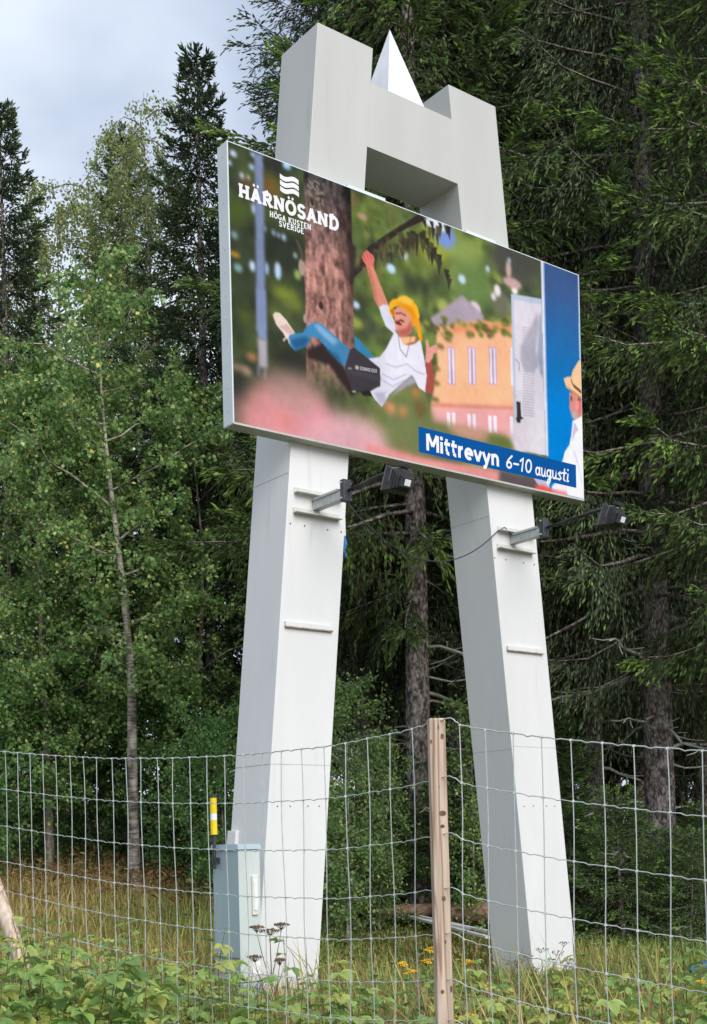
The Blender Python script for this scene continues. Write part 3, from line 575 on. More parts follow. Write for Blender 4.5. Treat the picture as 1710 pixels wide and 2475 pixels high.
uL = (cs[0][0]+cs[1][0])/2; uR = (cs[2][0]+cs[3][0])/2; zT2 = (cs[0][1]+cs[3][1])/2; zB2 = (cs[1][1]+cs[2][1])/2
bn.quad((uL, SV-.0055, zT2), (uL, SV-.0055, zB2), (uR, SV-.0055, zB2), (uR, SV-.0055, zT2)); bn.build('banner', M['ledblue'], screen)
SANS = {'M': (.92, [[(.1, 0), (.1, .95)], [(.14, .95), (.46, .28)], [(.46, .28), (.78, .95)], [(.82, 0), (.82, .95)]]),
 'i': (.28, [[(.14, 0), (.14, .66)]]), 't': (.46, [[(.2, .9), (.2, .18)]+arc(.33, .2, .13, .13, 180, 290, 5), [(.02, .62), (.44, .62)]]),
 'r': (.46, [[(.12, 0), (.12, .68)], [(.12, .38)]+arc(.36, .36, .22, .25, 165, 85, 6)]), 'e': (.66, [[(.1, .36), (.56, .36)]+arc(.33, .34, .24, .27, 0, 310, 16)[1:]]),
 'v': (.62, [[(.06, .66), (.31, .04)], [(.31, .04), (.56, .66)]]), 'y': (.62, [[(.06, .66), (.31, .05)], [(.56, .66), (.3, -.02), (.2, -.22), (.06, -.24)]]),
 'n': (.64, [[(.12, 0), (.12, .68)], [(.12, .38)]+arc(.32, .4, .2, .22, 165, 0, 8)+[(.52, 0)]])}
rb = Ribbon(SV-.008); (u0, z0), (u1, z1), (_, zt) = ZT_((148, 290)), ZT_((800, 442)), ZT_((150, 142)); hM = (zt-z0)/.95; zb = (z0+z1)/2
tw_ = sum(SANS[ch][0] for ch in 'Mittrevyn')+.04*8; k = (u1-u0)/tw_; x = u0
for ch in 'Mittrevyn':
    for st_ in SANS[ch][1]: rb.stroke([(x+p[0]*k, zb+p[1]*hM) for p in st_], .20*hM)
    if ch == 'i': rb.dot((x+.14*k, zb+.87*hM), .115*hM)
    x += (SANS[ch][0]+.04)*k
rb.mb.build('title_lettering', M['ledwhite'], screen, label='bold white lettering Mittrevyn')
HAND = {'6': (.62, [[(.52, .98), (.26, .66), (.12, .36)]+arc(.32, .24, .2, .22, 165, 520, 16)]), '-': (.5, [[(.05, .42), (.45, .44)]]),
 '1': (.42, [[(.05, .75), (.28, .98), (.24, 0)]]), '0': (.66, [arc(.33, .5, .24, .48, 100, 465, 20)]),
 'a': (.55, [arc(.26, .28, .2, .26, 40, 390, 14), [(.47, .56), (.44, .1), (.55, .04)]]), 'u': (.56, [[(.08, .55), (.1, .16)]+arc(.26, .16, .16, .14, 190, 340, 6)+[(.46, .55), (.46, .08), (.56, .04)]]),
 'g': (.55, [arc(.26, .3, .2, .24, 40, 390, 14), [(.47, .56), (.44, -.2), (.3, -.42), (.14, -.34), (.22, -.16), (.55, .06)]]),
 's': (.48, [[(.44, .5), (.28, .57), (.12, .44), (.3, .3), (.4, .14), (.26, .02), (.06, .06)]]), 't': (.44, [[(.24, .86), (.18, .1), (.34, .03)], [(.02, .56), (.42, .6)]]), 'i': (.26, [[(.14, .55), (.1, .04), (.22, .06)]])}
rb = Ribbon(SV-.008)
def hand(text, a, b, hh, wd):
    (u0, z0), (u1, z1) = ZT_(a), ZT_(b); tw_ = sum(HAND[ch][0] for ch in text)+.06*(len(text)-1); k = (u1-u0)/tw_; x = u0; zb = (z0+z1)/2
    for ch in text:
        for st_ in HAND[ch][1]: rb.stroke([(x+(p[0]+.10*p[1])*k, zb+p[1]*hh) for p in st_], wd, True)
        if ch == 'i': rb.dot((x+.2*k, zb+.86*hh), wd*.62)
        x += (HAND[ch][0]+.06)*k
hand('6-10', (856, 450), (1092, 492), .135, .021); rb.mb.build('date_lettering', M['ledwhite'], screen, label='white handwritten lettering 6-10'); rb = Ribbon(SV-.008)
hand('augusti', (1124, 518), (1420, 570), .150, .019)
rb.mb.build('month_lettering', M['ledwhite'], screen, label='white handwritten lettering augusti')
ZMf = lambda p: face(640+p[0]*440/1596, 580+p[1]*440/1596, SV)
rb = Ribbon(SV-.007); (u0, z0), (u1, z1) = ZMf((832, 1140)), ZMf((980, 1170)); MINI = dict(SLAB)
k = (u1-u0)/sum(SLAB[ch][0]+.14 for ch in 'SENNHEISER'); x = u0
for j, ch in enumerate('SENNHEISER'):
    for st_ in SLAB[ch][1]: rb.stroke([(x+p[0]*k, z0+(z1-z0)*j/9+p[1]*.032) for p in st_], .0075)
    x += (SLAB[ch][0]+.14)*k
rb.mb.build('bag_lettering', M['ledgrey'], screen)

# ------------------------------------------------------------------ floodlights, cable, small box on the leg
def floodlight(u0, z0, label, tiltz, ext=0.0):
    t = empty('floodlight', uv2w(u0, 0, z0), YAW, label=label, cat='floodlight', group='floodlights on the sign legs')
    a = MB(); a.box((-.04, -.43, -.045), (.04, -.0025, .035)); sub(t, 'arm', a, M['galv'], bevel=.004)
    a = MB(); a.box((-.052, -.40, .036), (.02, -.02, .058)); sub(t, 'arm_channel', a, M['galv'])
    c = MB(); c.box((-.045, -.49, -.07), (.045, -.432, .13)); sub(t, 'clamp', c, M['black'], bevel=.006)
    for z in (-.04, .10):
        b_ = MB(); b_.tube([(-.062, -.46, z), (.062, -.46, z)], .009, 8); sub(t, 'clamp_bolt', b_, M['galv'])
    b_ = MB(); b_.tube([(.01, -.485, .03), (.01, -.80, .05), (.01, -1.13-ext, .06)], .0135, 8); sub(t, 'boom', b_, M['black'], smooth=True)
    b_ = MB(); b_.tube([(.03, -.49, .05), (.02, -.60, .022), (.02, -.85, .034), (.02, -1.12-ext, .046)], .006, 6); sub(t, 'lead', b_, M['black'], smooth=True)
    h = MB()      # head: flared shade, stepped cooling body; aimed back at the legs, tipped down
    def ring(w, hh, v, dz=0): return [(-w/2, v, -hh/2+dz), (w/2, v, -hh/2+dz), (w/2, v, hh/2+dz), (-w/2, v, hh/2+dz)]
    rs = [ring(.30, .24, .045), ring(.23, .18, -.035), ring(.23, .18, -.055), ring(.205, .155, -.057), ring(.205, .155, -.085), ring(.18, .13, -.087), ring(.18, .13, -.115)]
    for p, q in zip(rs[:-1], rs[1:]):
        for k in range(4): h.quad(p[k], p[(k+1) % 4], q[(k+1) % 4], q[k])
    h.poly(rs[-1][::-1])
    head = sub(t, 'lamp_head', h, M['black']); head.location = (.03, -1.17-ext, -.05); head.scale = (.88,)*3; head.rotation_euler = (math.radians(20), math.radians(4), math.radians(tiltz))
    g = MB(); g.box((-.142, .030, -.112), (.142, .036, .112)); sub(head, 'glass', g, M['whiteband'])
    s_ = MB(); s_.box((-.15, .036, -.122), (.15, .05, -.112)); s_.box((-.15, .036, .112), (.15, .05, .122)); s_.box((-.152, .036, -.12), (-.142, .05, .12)); s_.box((.142, .036, -.12), (.152, .05, .12)); sub(head, 'rim', s_, M['lamp_grey'])
    d = MB(); d.box((-.07, -.165, -.05), (.07, -.116, .055)); dr = sub(head, 'driver_box', d, M['black'], bevel=.006)
    l = MB(); l.box((-.035, -.1665, -.03), (.035, -.164, .03)); sub(head, 'sticker', l, M['whiteband'])
    for sx_2 in (-1, 1):
        y_ = MB(); y_.tube([(sx_2*.125, -.02, -.02), (sx_2*.125, -.03, .10), (0, -.035, .135)], .008, 6); sub(head, 'yoke', y_, M['lamp_grey'])
    j = MB(); j.box((-.055, -.08, .138), (.055, -.01, .175)); sub(head, 'junction_block', j, M['black'], bevel=.004)
    return t
floodlight(-1.309, 4.755, 'black floodlight on a grey arm bolted to the sign leg beside the electrical cabinet', -4)
floodlight(1.263, 4.770, 'black floodlight on a grey arm bolted to the sign leg without a cabinet', 3, .16)
def sag(p, q, s_, n=16): return [p.lerp(q, k/n)-Vector((0, 0, s_*4*(k/n)*(1-k/n))) for k in range(n+1)]
cbm = MB(); cbm.tube(sag(uv2w(-1.27, -.43, 4.69), uv2w(1.02, -.03, 4.83), .42)+[uv2w(1.10, -.05, 4.875), uv2w(1.20, -.06, 4.80)], .006, 6)
cbm.build('power_cable', M['black'], smooth=True, label='thin dark cable sagging between the two legs under the screen', cat='cable')
ub = -LI(4.5)*0+LI(4.5)
jb = empty('junction_box', uv2w(LI(4.62)+.004, .10, 4.62), YAW, label='small pale blue box with a dangling blue ribbon on the edge of a sign leg', cat='box')
b_ = MB(); b_.box((0, -.05, -.09), (.045, .05, .09)); sub(jb, 'body', b_, M['frame'], bevel=.006)
b_ = MB(); b_.tube([(.02, -.045, -.085), (.035, -.04, -.16), (.015, -.05, -.22), (.04, -.04, -.28)], [.016, .028, .012, .02], 5); sub(jb, 'ribbon', b_, M['blue'])

# ------------------------------------------------------------------ cable cabinet with marker stick
cab = empty('cable_cabinet', Vector((-.993, 10.6, 0)), YAW, label='blue-grey metal cable cabinet with a yellow marker stick beside the sign leg', cat='cabinet')
cz = 1.60; CW, CD = .219, .42
b_ = MB(); b_.box((0, 0, -.15), (CW, CD, .42)); base_ = sub(cab, 'plinth', b_, M['cab'], bevel=.006)
b_ = MB(); b_.box((.003, .003, .424), (CW-.003, CD-.003, cz-.035)); body = sub(cab, 'body', b_, M['cab'], bevel=.006)
b_ = MB(); b_.box((.0, -.010, .428), (CW, .0015, cz-.04)); door = sub(cab, 'door', b_, M['cab2'], bevel=.003)
b_ = MB(); b_.hexa([(-.012, -.022, cz-.034), (CW+.012, -.022, cz-.034), (CW+.012, CD+.012, cz-.034), (-.012, CD+.012, cz-.034), (-.004, -.012, cz+.012), (CW+.004, -.012, cz+.012), (CW+.004, CD+.004, cz+.012), (-.004, CD+.004, cz+.012)]); sub(cab, 'lid', b_, M['cab'])
b_ = MB(); b_.box((.125, -.030, 1.0), (.185, -.0105, 1.34)); hd = sub(door, 'handle', b_, M['plate'], bevel=.004)
b_ = MB(); b_.box((.138, -.036, 1.04), (.172, -.0305, 1.30)); sub(door, 'grip', b_, M['whiteband'])
b_ = MB(); b_.box((.115, -.014, .48), (.205, -.0105, .60)); sub(door, 'label_plate', b_, M['whiteband'])
b_ = MB(); b_.tube([(.11, -.016, .40), (.11, -.009, .40)], .012, 8); sub(door, 'lock', b_, M['galv'])
for z in (.56, .50, .44):
    b_ = MB(); b_.box((-.004, .05, z), (.004, CD-.05, z+.012)); sub(body if z > .43 else base_, 'louvre', b_, M['galv'])
b_ = MB(); b_.box((-.003, .01, .63), (.0045, CD-.01, .637)); sub(body, 'seam_line', b_, M['lamp_grey'])
for z0_, z1_, m_, nm in ((cz-.2, cz+.10, 'black', 'stick_foot'), (cz+.10, cz+.225, 'yellow', 'yellow_band'), (cz+.226, cz+.285, 'whiteband', 'white_band'), (cz+.286, cz+.42, 'yellow', 'yellow_band'), (cz+.421, cz+.45, 'black', 'stick_cap')):
    b_ = MB(); b_.tube([(-.035, CD-.10, z0_), (-.035, CD-.10, z1_)], .030 if nm != 'stick_foot' else .016, 12); sub(cab, nm, b_, M[m_], smooth=False)
b_ = MB(); b_.box((-.05, CD-.125, cz-.15), (.004, CD-.075, cz-.10)); sub(cab, 'stick_clip', b_, M['black'])

# ------------------------------------------------------------------ wire fence
KD = 1710/1596
def fence_depth(dx):       # distance from the camera along the fence, at a column of the photo (1596-wide scale)
    rows = 83+.0438*dx if dx <= 996 else 126.7+.0305*(dx-996)
    return .25*2798.7/rows
TOP = [(-70, 1690), (0, 1695), (126, 1705), (245, 1711), (386, 1710.5), (546, 1703.5), (728, 1685), (775, 1678), (826, 1667), (877, 1657), (932, 1644), (977, 1629), (996, 1625), (1016, 1622), (1037, 1635.6), (1095, 1646), (1158, 1654), (1222, 1662.6), (1288, 1669.6), (1359, 1676), (1430, 1682.5), (1506, 1688), (1596, 1694.5), (1720, 1698)]
tx, ty = np.array(TOP).T
def fence_pt(dx, off=0.0):
    Y = fence_depth(dx); p = at(dx*KD, float(np.interp(dx, tx, ty))*KD, Y)
    # lower rows follow less of the pull at the post
    return p-Vector((0, 0, off))
fence = empty('wire_fence', on_ground(1067, 5.52), label='galvanized wire mesh fence on a sawn wooden post in front of the sign', cat='fence')
fo = fence.location.copy()
OFF = [0, .255, .505, .745, .945, 1.150, 1.33, 1.50, 1.65, 1.79, 1.92, 2.04]
STAY = [-46, -17, 12, 40, 68, 97, 126, 158, 188, 218, 253, 284, 318, 355, 390, 428, 467, 507, 550, 591, 635, 680, 731, 780, 829, 880, 930, 1037, 1095, 1158, 1222, 1288, 1359, 1430, 1506, 1585, 1668]
rf = random.Random(3)
for k, off in enumerate(OFF):
    xs = [-60]+STAY+[1700]
    if k: xs = xs[:28]+[996]+xs[28:]
    else: xs = xs[:28]+[978, 1015]+xs[28:]
    pts = []
    for a, b in zip(xs[:-1], xs[1:]):
        for t_ in (0, .34, .5, .66):
            dx = a+(b-a)*t_; dz = {0: 0, .34: .0015, .5: -.005, .66: .0005}[t_]+rf.uniform(-.001, .001)
            pts.append(fence_pt(dx, off-dz*(1 if k else 1))-fo+Vector((0, rf.uniform(-.002, .002)-(.045 if 960 < dx < 1030 else 0), 0)))
    m_ = MB(); m_.tube(pts, .0032 if k == 0 else .0025, 5); sub(fence, 'strand', m_, M['wire'], smooth=True)
for dx in STAY:
    p0 = fence_pt(dx); pts = []
    lean = rf.uniform(-.006, .006)
    for k, off in enumerate(OFF):
        pts.append(p0-Vector((lean*math.sin(k*1.3), -.001, off))-fo)
        if k < len(OFF)-1: pts.append(p0-Vector((lean*math.sin(k*1.3+.6)+rf.uniform(-.0015, .0015), -.001, (off+OFF[k+1])/2))-fo)
    m_ = MB(); m_.tube(pts, .0025, 5)
    for k, off in enumerate(OFF):
        q = pts[2*k]; m_.box((q.x-.006, q.y-.005, q.z-.005), (q.x+.006, q.y+.005, q.z+.005))
    sub(fence, 'stay', m_, M['wire'], smooth=False)
def post(px, Y, ztop, wdt, dep, knots=()):
    p = at(px, 2000, Y); g = ground(p.x, p.y); m_ = MB(); h = ztop-g; w2 = wdt/2
    m_.box((-w2, -dep/2, -.4), (w2, dep/2, h)); bm_ = m_.mesh('post', M['wood'], bevel=.007)
    o = link('post', bm_, fence, loc=Vector((p.x, p.y, g))-fo, rot=(0, math.radians(-.35), math.radians(6)))
    for (x, z, rx, rz) in knots:
        kb = MB(); kb.poly([(x+rx*math.cos(a), -dep/2-.0015, z+rz*math.sin(a)) for a in [2*math.pi*j/12 for j in range(12)]]); sub(o, 'knot', kb, M['knot'])
    return o
pt = at(1067, 1737, 5.52)
zt_ = pt.z; pz = lambda y: zt_-ground(pt.x, pt.y)-(y-190)*.4449/PXF*5.52
post(1067, 5.52, zt_, .074, .07, [(.020, pz(290), .007, .013), (-.030, pz(318), .005, .009), (.010, pz(775), .010, .008), (.012, pz(705), .016, .012), (.006, pz(1165), .009, .012), (-.012, pz(1668), .008, .009), (.028, pz(1655), .005, .016), (.004, pz(240), .003, .012), (.0, pz(560), .002, .004), (.008, pz(1400), .004, .009)])
post(-64, 8.70, 2.30, .09, .09); post(1836, 4.73, 1.95, .09, .09)
a, b = at(-66, 1985, 8.45)-fo, at(122, 2520, 7.75)-fo
m_ = MB(); m_.tube([a, a.lerp(b, .5), b], [.05, .05, .052], 9); sub(fence, 'brace', m_, M['wood'], smooth=True)

# ------------------------------------------------------------------ vegetation generators
def nrm(a): return a/np.maximum(np.linalg.norm(a, axis=-1, keepdims=True), 1e-9)
def spindles(P, Dr, L, Wd, col, rng):
    """needle-clad shoots: two crossed diamonds each. P (n,3) foot, Dr (n,3) unit, L (n), Wd (n), col (n,3)"""
    n = len(P); a = nrm(np.cross(Dr, nrm(rng.normal(size=(n, 3))))); b = np.cross(Dr, a)
    mid = P+Dr*(L*.55)[:, None]; w2 = (Wd*.5)[:, None]
    V = np.stack([P, P+Dr*L[:, None], mid+a*w2, mid-a*w2, mid+b*w2, mid-b*w2], 1).reshape(-1, 3)
    i = (np.arange(n)*6)[:, None]
    F = np.stack([np.concatenate([i, i+2, i+1, i+3], 1), np.concatenate([i, i+4, i+1, i+5], 1)], 1).reshape(-1, 4)
    return V, F, np.repeat(col, 6, 0)
def leaves(P, Dr, L, Wd, col, rng, fold=.25, flat=.6):
    """broad leaves: a kite folded along its midrib"""
    n = len(P); up = nrm(rng.normal(size=(n, 3))*(1-flat)+np.array([0, 0, 1.0])*flat)
    s_ = nrm(np.cross(Dr, up)); nr = np.cross(s_, Dr); mid = P+Dr*(L*.45)[:, None]; w2 = (Wd*.5)[:, None]
    V = np.stack([P, mid+s_*w2+nr*w2*fold, P+Dr*L[:, None], mid-s_*w2+nr*w2*fold], 1).reshape(-1, 3)
    i = (np.arange(n)*4)[:, None]
    F = np.concatenate([np.concatenate([i, i+1, i+2], 1), np.concatenate([i, i+2, i+3], 1)], 0)
    return V, F, np.repeat(col, 4, 0)
def tube_np(mb, pts, r0, r1, n=4):
    k = len(pts); mb.tube(pts, [r0+(r1-r0)*j/(k-1) for j in range(k)], n, cap=False)
def make_spruce(seed, H, zb, Lmax, r0, dz=.33, per=5, secsp=.105, shsp=.062, hang=2.3, tipc=(.28, .42, .13), darkc=(.12, .160, .088), shl=.105, shw=.021, sway=.12, tipw=1.0, m=11):
    rng = np.random.default_rng(seed); wood = MB(); VV = []; FF = []; CC = []; nv = 0
    px, py = rng.uniform(-sway, sway, 2)
    axis = lambda z: np.array([px*math.sin(z/H*2.2), py*math.sin(z/H*1.7), z])
    zs = np.concatenate([[-.4, 0, .25, .6], np.linspace(1.2, H, 14)])
    wood.tube([axis(z) for z in zs], [r0*(1.5 if z < .05 else 1.22 if z < .4 else 1.06 if z < .8 else 1)*max(.03, (1-z/H)**.8) for z in zs], 12)
    z = zb; az0 = rng.uniform(0, 6.28)
    while z < H-.15:
        t = (z-zb)/(H-zb)
        for j in range(per):
            az0 += 2.399; az = az0+rng.uniform(-.3, .3); zz = z+rng.uniform(-.06, .06)*(1 if H < 16 else 2)
            L = Lmax*max(.04, (1-t))**.75*min(1, .55+t*5)*rng.uniform(.65, 1.12)
            if t < .25 and rng.random() < .18: continue
            bf = rng.choice([.25, .6, 1.0, 1.35], p=[.3, .3, .25, .15]); e0 = math.radians(28*t-14+rng.uniform(-9, 9)+(20 if t > .85 else 0))
            o = axis(min(zz, H)); hd = np.array([math.cos(az), math.sin(az), 0.])
            s = np.linspace(0, 1, 9)
            zoff = L*(math.tan(e0)*s-.34*s**2*(1-t*.7)+.27*s**4)
            bend = rng.uniform(-.15, .15)*L*s**2; lat = np.array([-hd[1], hd[0], 0])
            A = o+hd*(L*s)[:, None]+lat*bend[:, None]+np.array([0, 0, 1.])*zoff[:, None]
            tube_np(wood, [tuple(q) for q in A[::2]], max(.007, .011*L+.004), .004, 3)
            ns = max(3, int(L*.93/secsp)); ss = np.repeat(np.linspace(.10 if L < 1 else .16, 1, ns), 2)+rng.uniform(-.02, .02, ns*2); ss = np.clip(ss, .05, 1)
            fi = ss*8; i0 = np.minimum(fi.astype(int), 7); fr_ = (fi-i0)[:, None]; P0 = A[i0]*(1-fr_)+A[i0+1]*fr_; T = nrm(A[i0+1]-A[i0])
            side = np.tile([1., -1.], ns); dn = np.array([0, 0, -1.])
            sl = np.minimum(.80, .16+.36*L)*(1+.25*min(hang-1, 1.2)*(hang > 1))*(1-.72*ss)*rng.uniform(.55, 1.15, ns*2)+.07
            hg = hang*(1-.75*ss)*(1-.6*t)*rng.uniform(.4, 1.5, ns*2)
            D0 = nrm(T*(.45+.6*ss)[:, None]+lat*(side*(.75-.4*ss))[:, None]+dn*(hg*.9)[:, None]+rng.normal(size=(ns*2, 3))*.12)
            u = np.linspace(.08, 1, m)
            keep = u[None, :]*.8 <= sl[:, None]*99
            pos = P0[:, None, :]+D0[:, None, :]*(sl[:, None]*u[None, :])[..., None]+dn*((hg*.45*sl)[:, None]*u[None, :]**2)[..., None]
            dirs = D0[:, None, :]+dn*((hg*.8)[:, None]*u[None, :])[..., None]
            pos = pos.reshape(-1, 3); dirs = nrm(dirs.reshape(-1, 3)+rng.normal(size=(len(pos), 3))*.27); pos = pos+rng.normal(size=pos.shape)*.018
            uu = np.tile(u, ns*2); ssr = np.repeat(ss, m); n = len(pos)
            ll = shl*rng.uniform(.75, 1.35, n); ww = shw*rng.uniform(.8, 1.25, n)
            tip = tipw*np.clip((uu-.62+.2*(tipw-1))*2.6, 0, 1)*np.clip(ssr*1.6-.3, .12, 1)*rng.uniform(.3, 1, n)*rng.choice([.35, 1.0], n, p=[.35, .65])*bf
            dk = np.array(darkc)*rng.uniform(.75, 1.3, (n, 1)); br_ = np.array([.12, .098, .055])
            old = (rng.random(n) < .30*(1-ssr)+.03)[:, None]; dk = np.where(old, br_*rng.uniform(.6, 1.2, (n, 1)), dk)
            col = dk+(np.array(tipc)*rng.uniform(.85, 1.2, (n, 1))-dk)*np.clip(tip, 0, 1)[:, None]
            V, F, c = spindles(pos, dirs, ll, ww, col, rng); VV.append(V); FF.append(F+nv); CC.append(c); nv += len(V)
        z += dz*(1.15-.55*t)*rng.uniform(.85, 1.15)
    n = 40; zt2 = rng.uniform(H-.7, H, n)      # leader
    P = np.stack([np.full(n, axis(H)[0]), np.full(n, axis(H)[1]), zt2], 1); Dd = nrm(rng.normal(size=(n, 3))*.5+np.array([0, 0, 1.]))
    V, F, c = spindles(P, Dd, np.full(n, .09), np.full(n, .03), np.tile(np.array(darkc)*1.3, (n, 1)), rng); VV.append(V); FF.append(F+nv); CC.append(c)
    crown = np_mesh('spruce_crown', np.concatenate(VV), np.concatenate(FF), np.concatenate(CC), M['needle'])
    return wood.mesh('spruce_trunk', M['spruce_bark'], True), crown
def make_broad(seed, H, zb, R, r0, nlimb, ntw, nlv, leafsz, cols, barkm, droop=.2, lean=0.0, topw=.35, twl=(.45, .9), up=.45):
    rng = np.random.default_rng(seed); wood = MB(); PP = []; DD = []
    wob = rng.uniform(-.25, .25, 4)
    axis = lambda z: np.array([lean*z+wob[0]*math.sin(z*.7+wob[1]*9)*min(1, z/3), wob[2]*math.sin(z*.55+wob[3]*9)*min(1, z/3), z])
    zs = np.concatenate([[-.3, 0, .3], np.linspace(.9, H, 12)])
    wood.tube([axis(z*.94) for z in zs], [r0*(1.25 if z < .1 else 1)*max(.05, 1-z/H) for z in zs], 10)
    az = rng.uniform(0, 6.28)
    for k in range(nlimb):
        t = (k+.5)/nlimb; z = zb+(H*.97-zb)*t; az += 2.399+rng.uniform(-.4, .4)
        L = R*(math.sin(math.pi*min(1, .16+.84*(1-t)**.8))**.7*.85+.15)*rng.uniform(.6, 1.15)
        if t > .85: L = R*topw*rng.uniform(.5, 1)
        o = axis(z); hd = np.array([math.cos(az), math.sin(az), 0]); s = np.linspace(0, 1, 6)
        A = o+hd*(L*s)[:, None]+np.array([0, 0, 1.])*(L*(up*s+(.25-droop)*s**2-droop*.8*s**3))[:, None]+rng.normal(size=(6, 3))*(.05*L*s)[:, None]
        tube_np(wood, [tuple(q) for q in A], max(.008, r0*.32*(1-t*.6)), .004, 4)
        ss = rng.uniform(.15, 1, ntw); fi = ss*5; i0 = np.minimum(fi.astype(int), 4); fr_ = (fi-i0)[:, None]
        P0 = A[i0]*(1-fr_)+A[i0+1]*fr_; D0 = nrm(hd*.6+rng.normal(size=(ntw, 3))*.75+np.array([0, 0, .25-droop*1.6])); tl = rng.uniform(*twl, ntw)*(1-.35*t)
        for q in range(0, ntw, 3): wood.tube([tuple(P0[q]), tuple(P0[q]+D0[q]*tl[q]*.9-np.array([0, 0, droop*.3*tl[q]]))], [.006, .003], 3, cap=False)
        u = rng.uniform(.1, 1.05, (ntw, nlv))
        pos = P0[:, None]+D0[:, None]*(tl[:, None]*u)[..., None]+np.array([0, 0, -1.])*(droop*tl[:, None]*u**2)[..., None]+rng.normal(size=(ntw, nlv, 3))*.055
        dr = nrm(D0[:, None]*.4+rng.normal(size=(ntw, nlv, 3))*.8+np.array([0, 0, -.35-droop]))
        PP.append(pos.reshape(-1, 3)); DD.append(dr.reshape(-1, 3))
    P = np.concatenate(PP); Dr = np.concatenate(DD); n = len(P)
    ci = rng.choice(len(cols), n, p=[c[3] for c in cols]); col = np.array([c[:3] for c in cols])[ci]*rng.uniform(.8, 1.25, (n, 1))
    sz = leafsz*rng.uniform(.75, 1.3, n)
    V, F, c = leaves(P, Dr, sz, sz*.85, col, rng, flat=.45)
    return wood.mesh('tree_trunk', barkm, True), np_mesh('leaf_crown', V, F, c, M['leaf'])
def plant_tree(name, kind, px, Y, label, cat='tree', group=None, rz=0.0, sc=1.0, dead=0, loc=None):
    p = loc if loc is not None else on_ground(px, Y)
    t = empty(name, p, rz, label=label, cat=cat, group=group)
    o = link('trunk', kind[0], t, scale=sc); link('crown', kind[1], t, scale=sc, kind='stuff')
    return t, o

# spruces
SA = make_spruce(1, 23.0, 4.0, 3.7, .23, dz=.40, per=5)
SB = make_spruce(2, 21.0, 4.4, 3.2, .19, dz=.40, per=5)
SC_ = make_spruce(3, 15.5, .8, 2.7, .15, dz=.50, per=6, secsp=.085, hang=.75, shl=.11, shw=.028, m=12, tipc=(.21, .33, .12), darkc=(.085, .135, .07))
SD = make_spruce(4, 2.6, .08, 1.05, .035, dz=.14, per=5, secsp=.062, shsp=.10, hang=.25, tipc=(.24, .40, .10), darkc=(.12, .20, .07), shl=.062, shw=.019, tipw=1.5, m=9)
NEAR = make_spruce(5, 17.0, 4.1, 3.2, .17, dz=.42, per=5, tipc=(.29, .45, .10), darkc=(.11, .17, .06), hang=1.0, shl=.105, shw=.026, tipw=1.9, m=13)
dead_meshes = []
for k in range(4):
    r_ = random.Random(40+k); m_ = MB(); L = 1.0; pts = [(0, 0, 0)]
    for j in range(1, 7): pts.append((j*.22, r_.uniform(-.05, .05)*j*.5, .05*math.sin(j+k)-.018*j*(k % 3)))
    m_.tube(pts, [.021-.0024*j for j in range(7)], 5)
    for j in range(2, 6):
        q = Vector(pts[j]); sg = r_.choice((-1, 1)); e = q+Vector((r_.uniform(.1, .3), sg*r_.uniform(.12, .3), r_.uniform(-.12, .05))); m_.tube([q, q.lerp(e, .5)+Vector((0, 0, -.015)), e], [.009, .007, .004], 4)
    dead_meshes.append(m_.mesh('dead_branch', M['twig'], True))
def dead_branches(t, n, z0, z1, r, seed, azs=None):
    r_ = random.Random(seed)
    for k in range(n):
        a = r_.uniform(0, 6.28) if azs is None else r_.choice(azs)+r_.uniform(-.5, .5)
        link('dead_branch', dead_meshes[k % 4], t, loc=(math.cos(a)*r*.7, math.sin(a)*r*.7, z0+(z1-z0)*(k+r_.random())/n), rot=(r_.uniform(-.4, .4), r_.uniform(-.12, .22), a), scale=r_.uniform(.7, 1.5))
KX = KD
BG = 'dark spruce standing deep in the forest behind the sign'; BGG = 'spruces deep in the forest'
t, _ = plant_tree('spruce_tree', SA, 1493*KX, 17.5, 'large spruce with a thick bare scaly lower trunk, the thickest in the wood', rz=.4); dead_branches(t, 26, .9, 6.2, .2, 1)
t, _ = plant_tree('spruce_tree', SB, 1340*KX, 19.0, 'slim spruce with a thin straight bare trunk beside the thick scaly one', rz=2.2, sc=.93); dead_branches(t, 24, .8, 5.2, .14, 2)
t, _ = plant_tree('spruce_tree', SB, 1040*KX, 19.5, 'spruce with a bare lichen-grey trunk seen just beside the inner edge of a sign leg', rz=4.1, sc=1.02); dead_branches(t, 16, .8, 4.4, .15, 3)
t, _ = plant_tree('spruce_tree', NEAR, 945*KX, 18.0, 'spruce with bright drooping branches filling the gap between the sign legs', rz=5.2, sc=1.2); dead_branches(t, 14, .8, 4.2, .2, 4)
t, _ = plant_tree('spruce_tree', SB, 826*KX, 20.0, 'spruce with a slender dim trunk behind the sapling between the sign legs', rz=.9, sc=.9); dead_branches(t, 6, .8, 3.4, .14, 5)
plant_tree('spruce_tree', SA, 868*KX, 20.5, 'tall spruce whose crown fills the sky behind the towers and spire', rz=3.0, sc=.93)
plant_tree('spruce_tree', SB, 1215*KX, 20.5, 'tall spruce hidden behind the sign leg without a cabinet', rz=1.7, sc=1.05)
plant_tree('spruce_tree', NEAR, 1745*KX, 15.8, 'bright-tipped spruce reaching its branches in beside the thick scaly trunk', rz=.2, sc=1.0)
plant_tree('spruce_tree', NEAR, 1330*KX, 23.5, 'spruce with bright low branches behind the floodlight far from the cabinet', rz=2.6, sc=.9)
plant_tree('spruce_tree', SC_, 494*KX, 21.0, 'narrow spruce with a pointed cone-laden top rising beside the LED screen', rz=.3, sc=.905)
plant_tree('spruce_tree', SC_, 300*KX, 25.0, 'spruce whose top just shows above the birches', rz=1.9, sc=.93)
plant_tree('spruce_tree', SC_, 30*KX, 21.5, 'spruce with upswept branch ends standing apart beyond the aspens', rz=3.7, sc=.86)
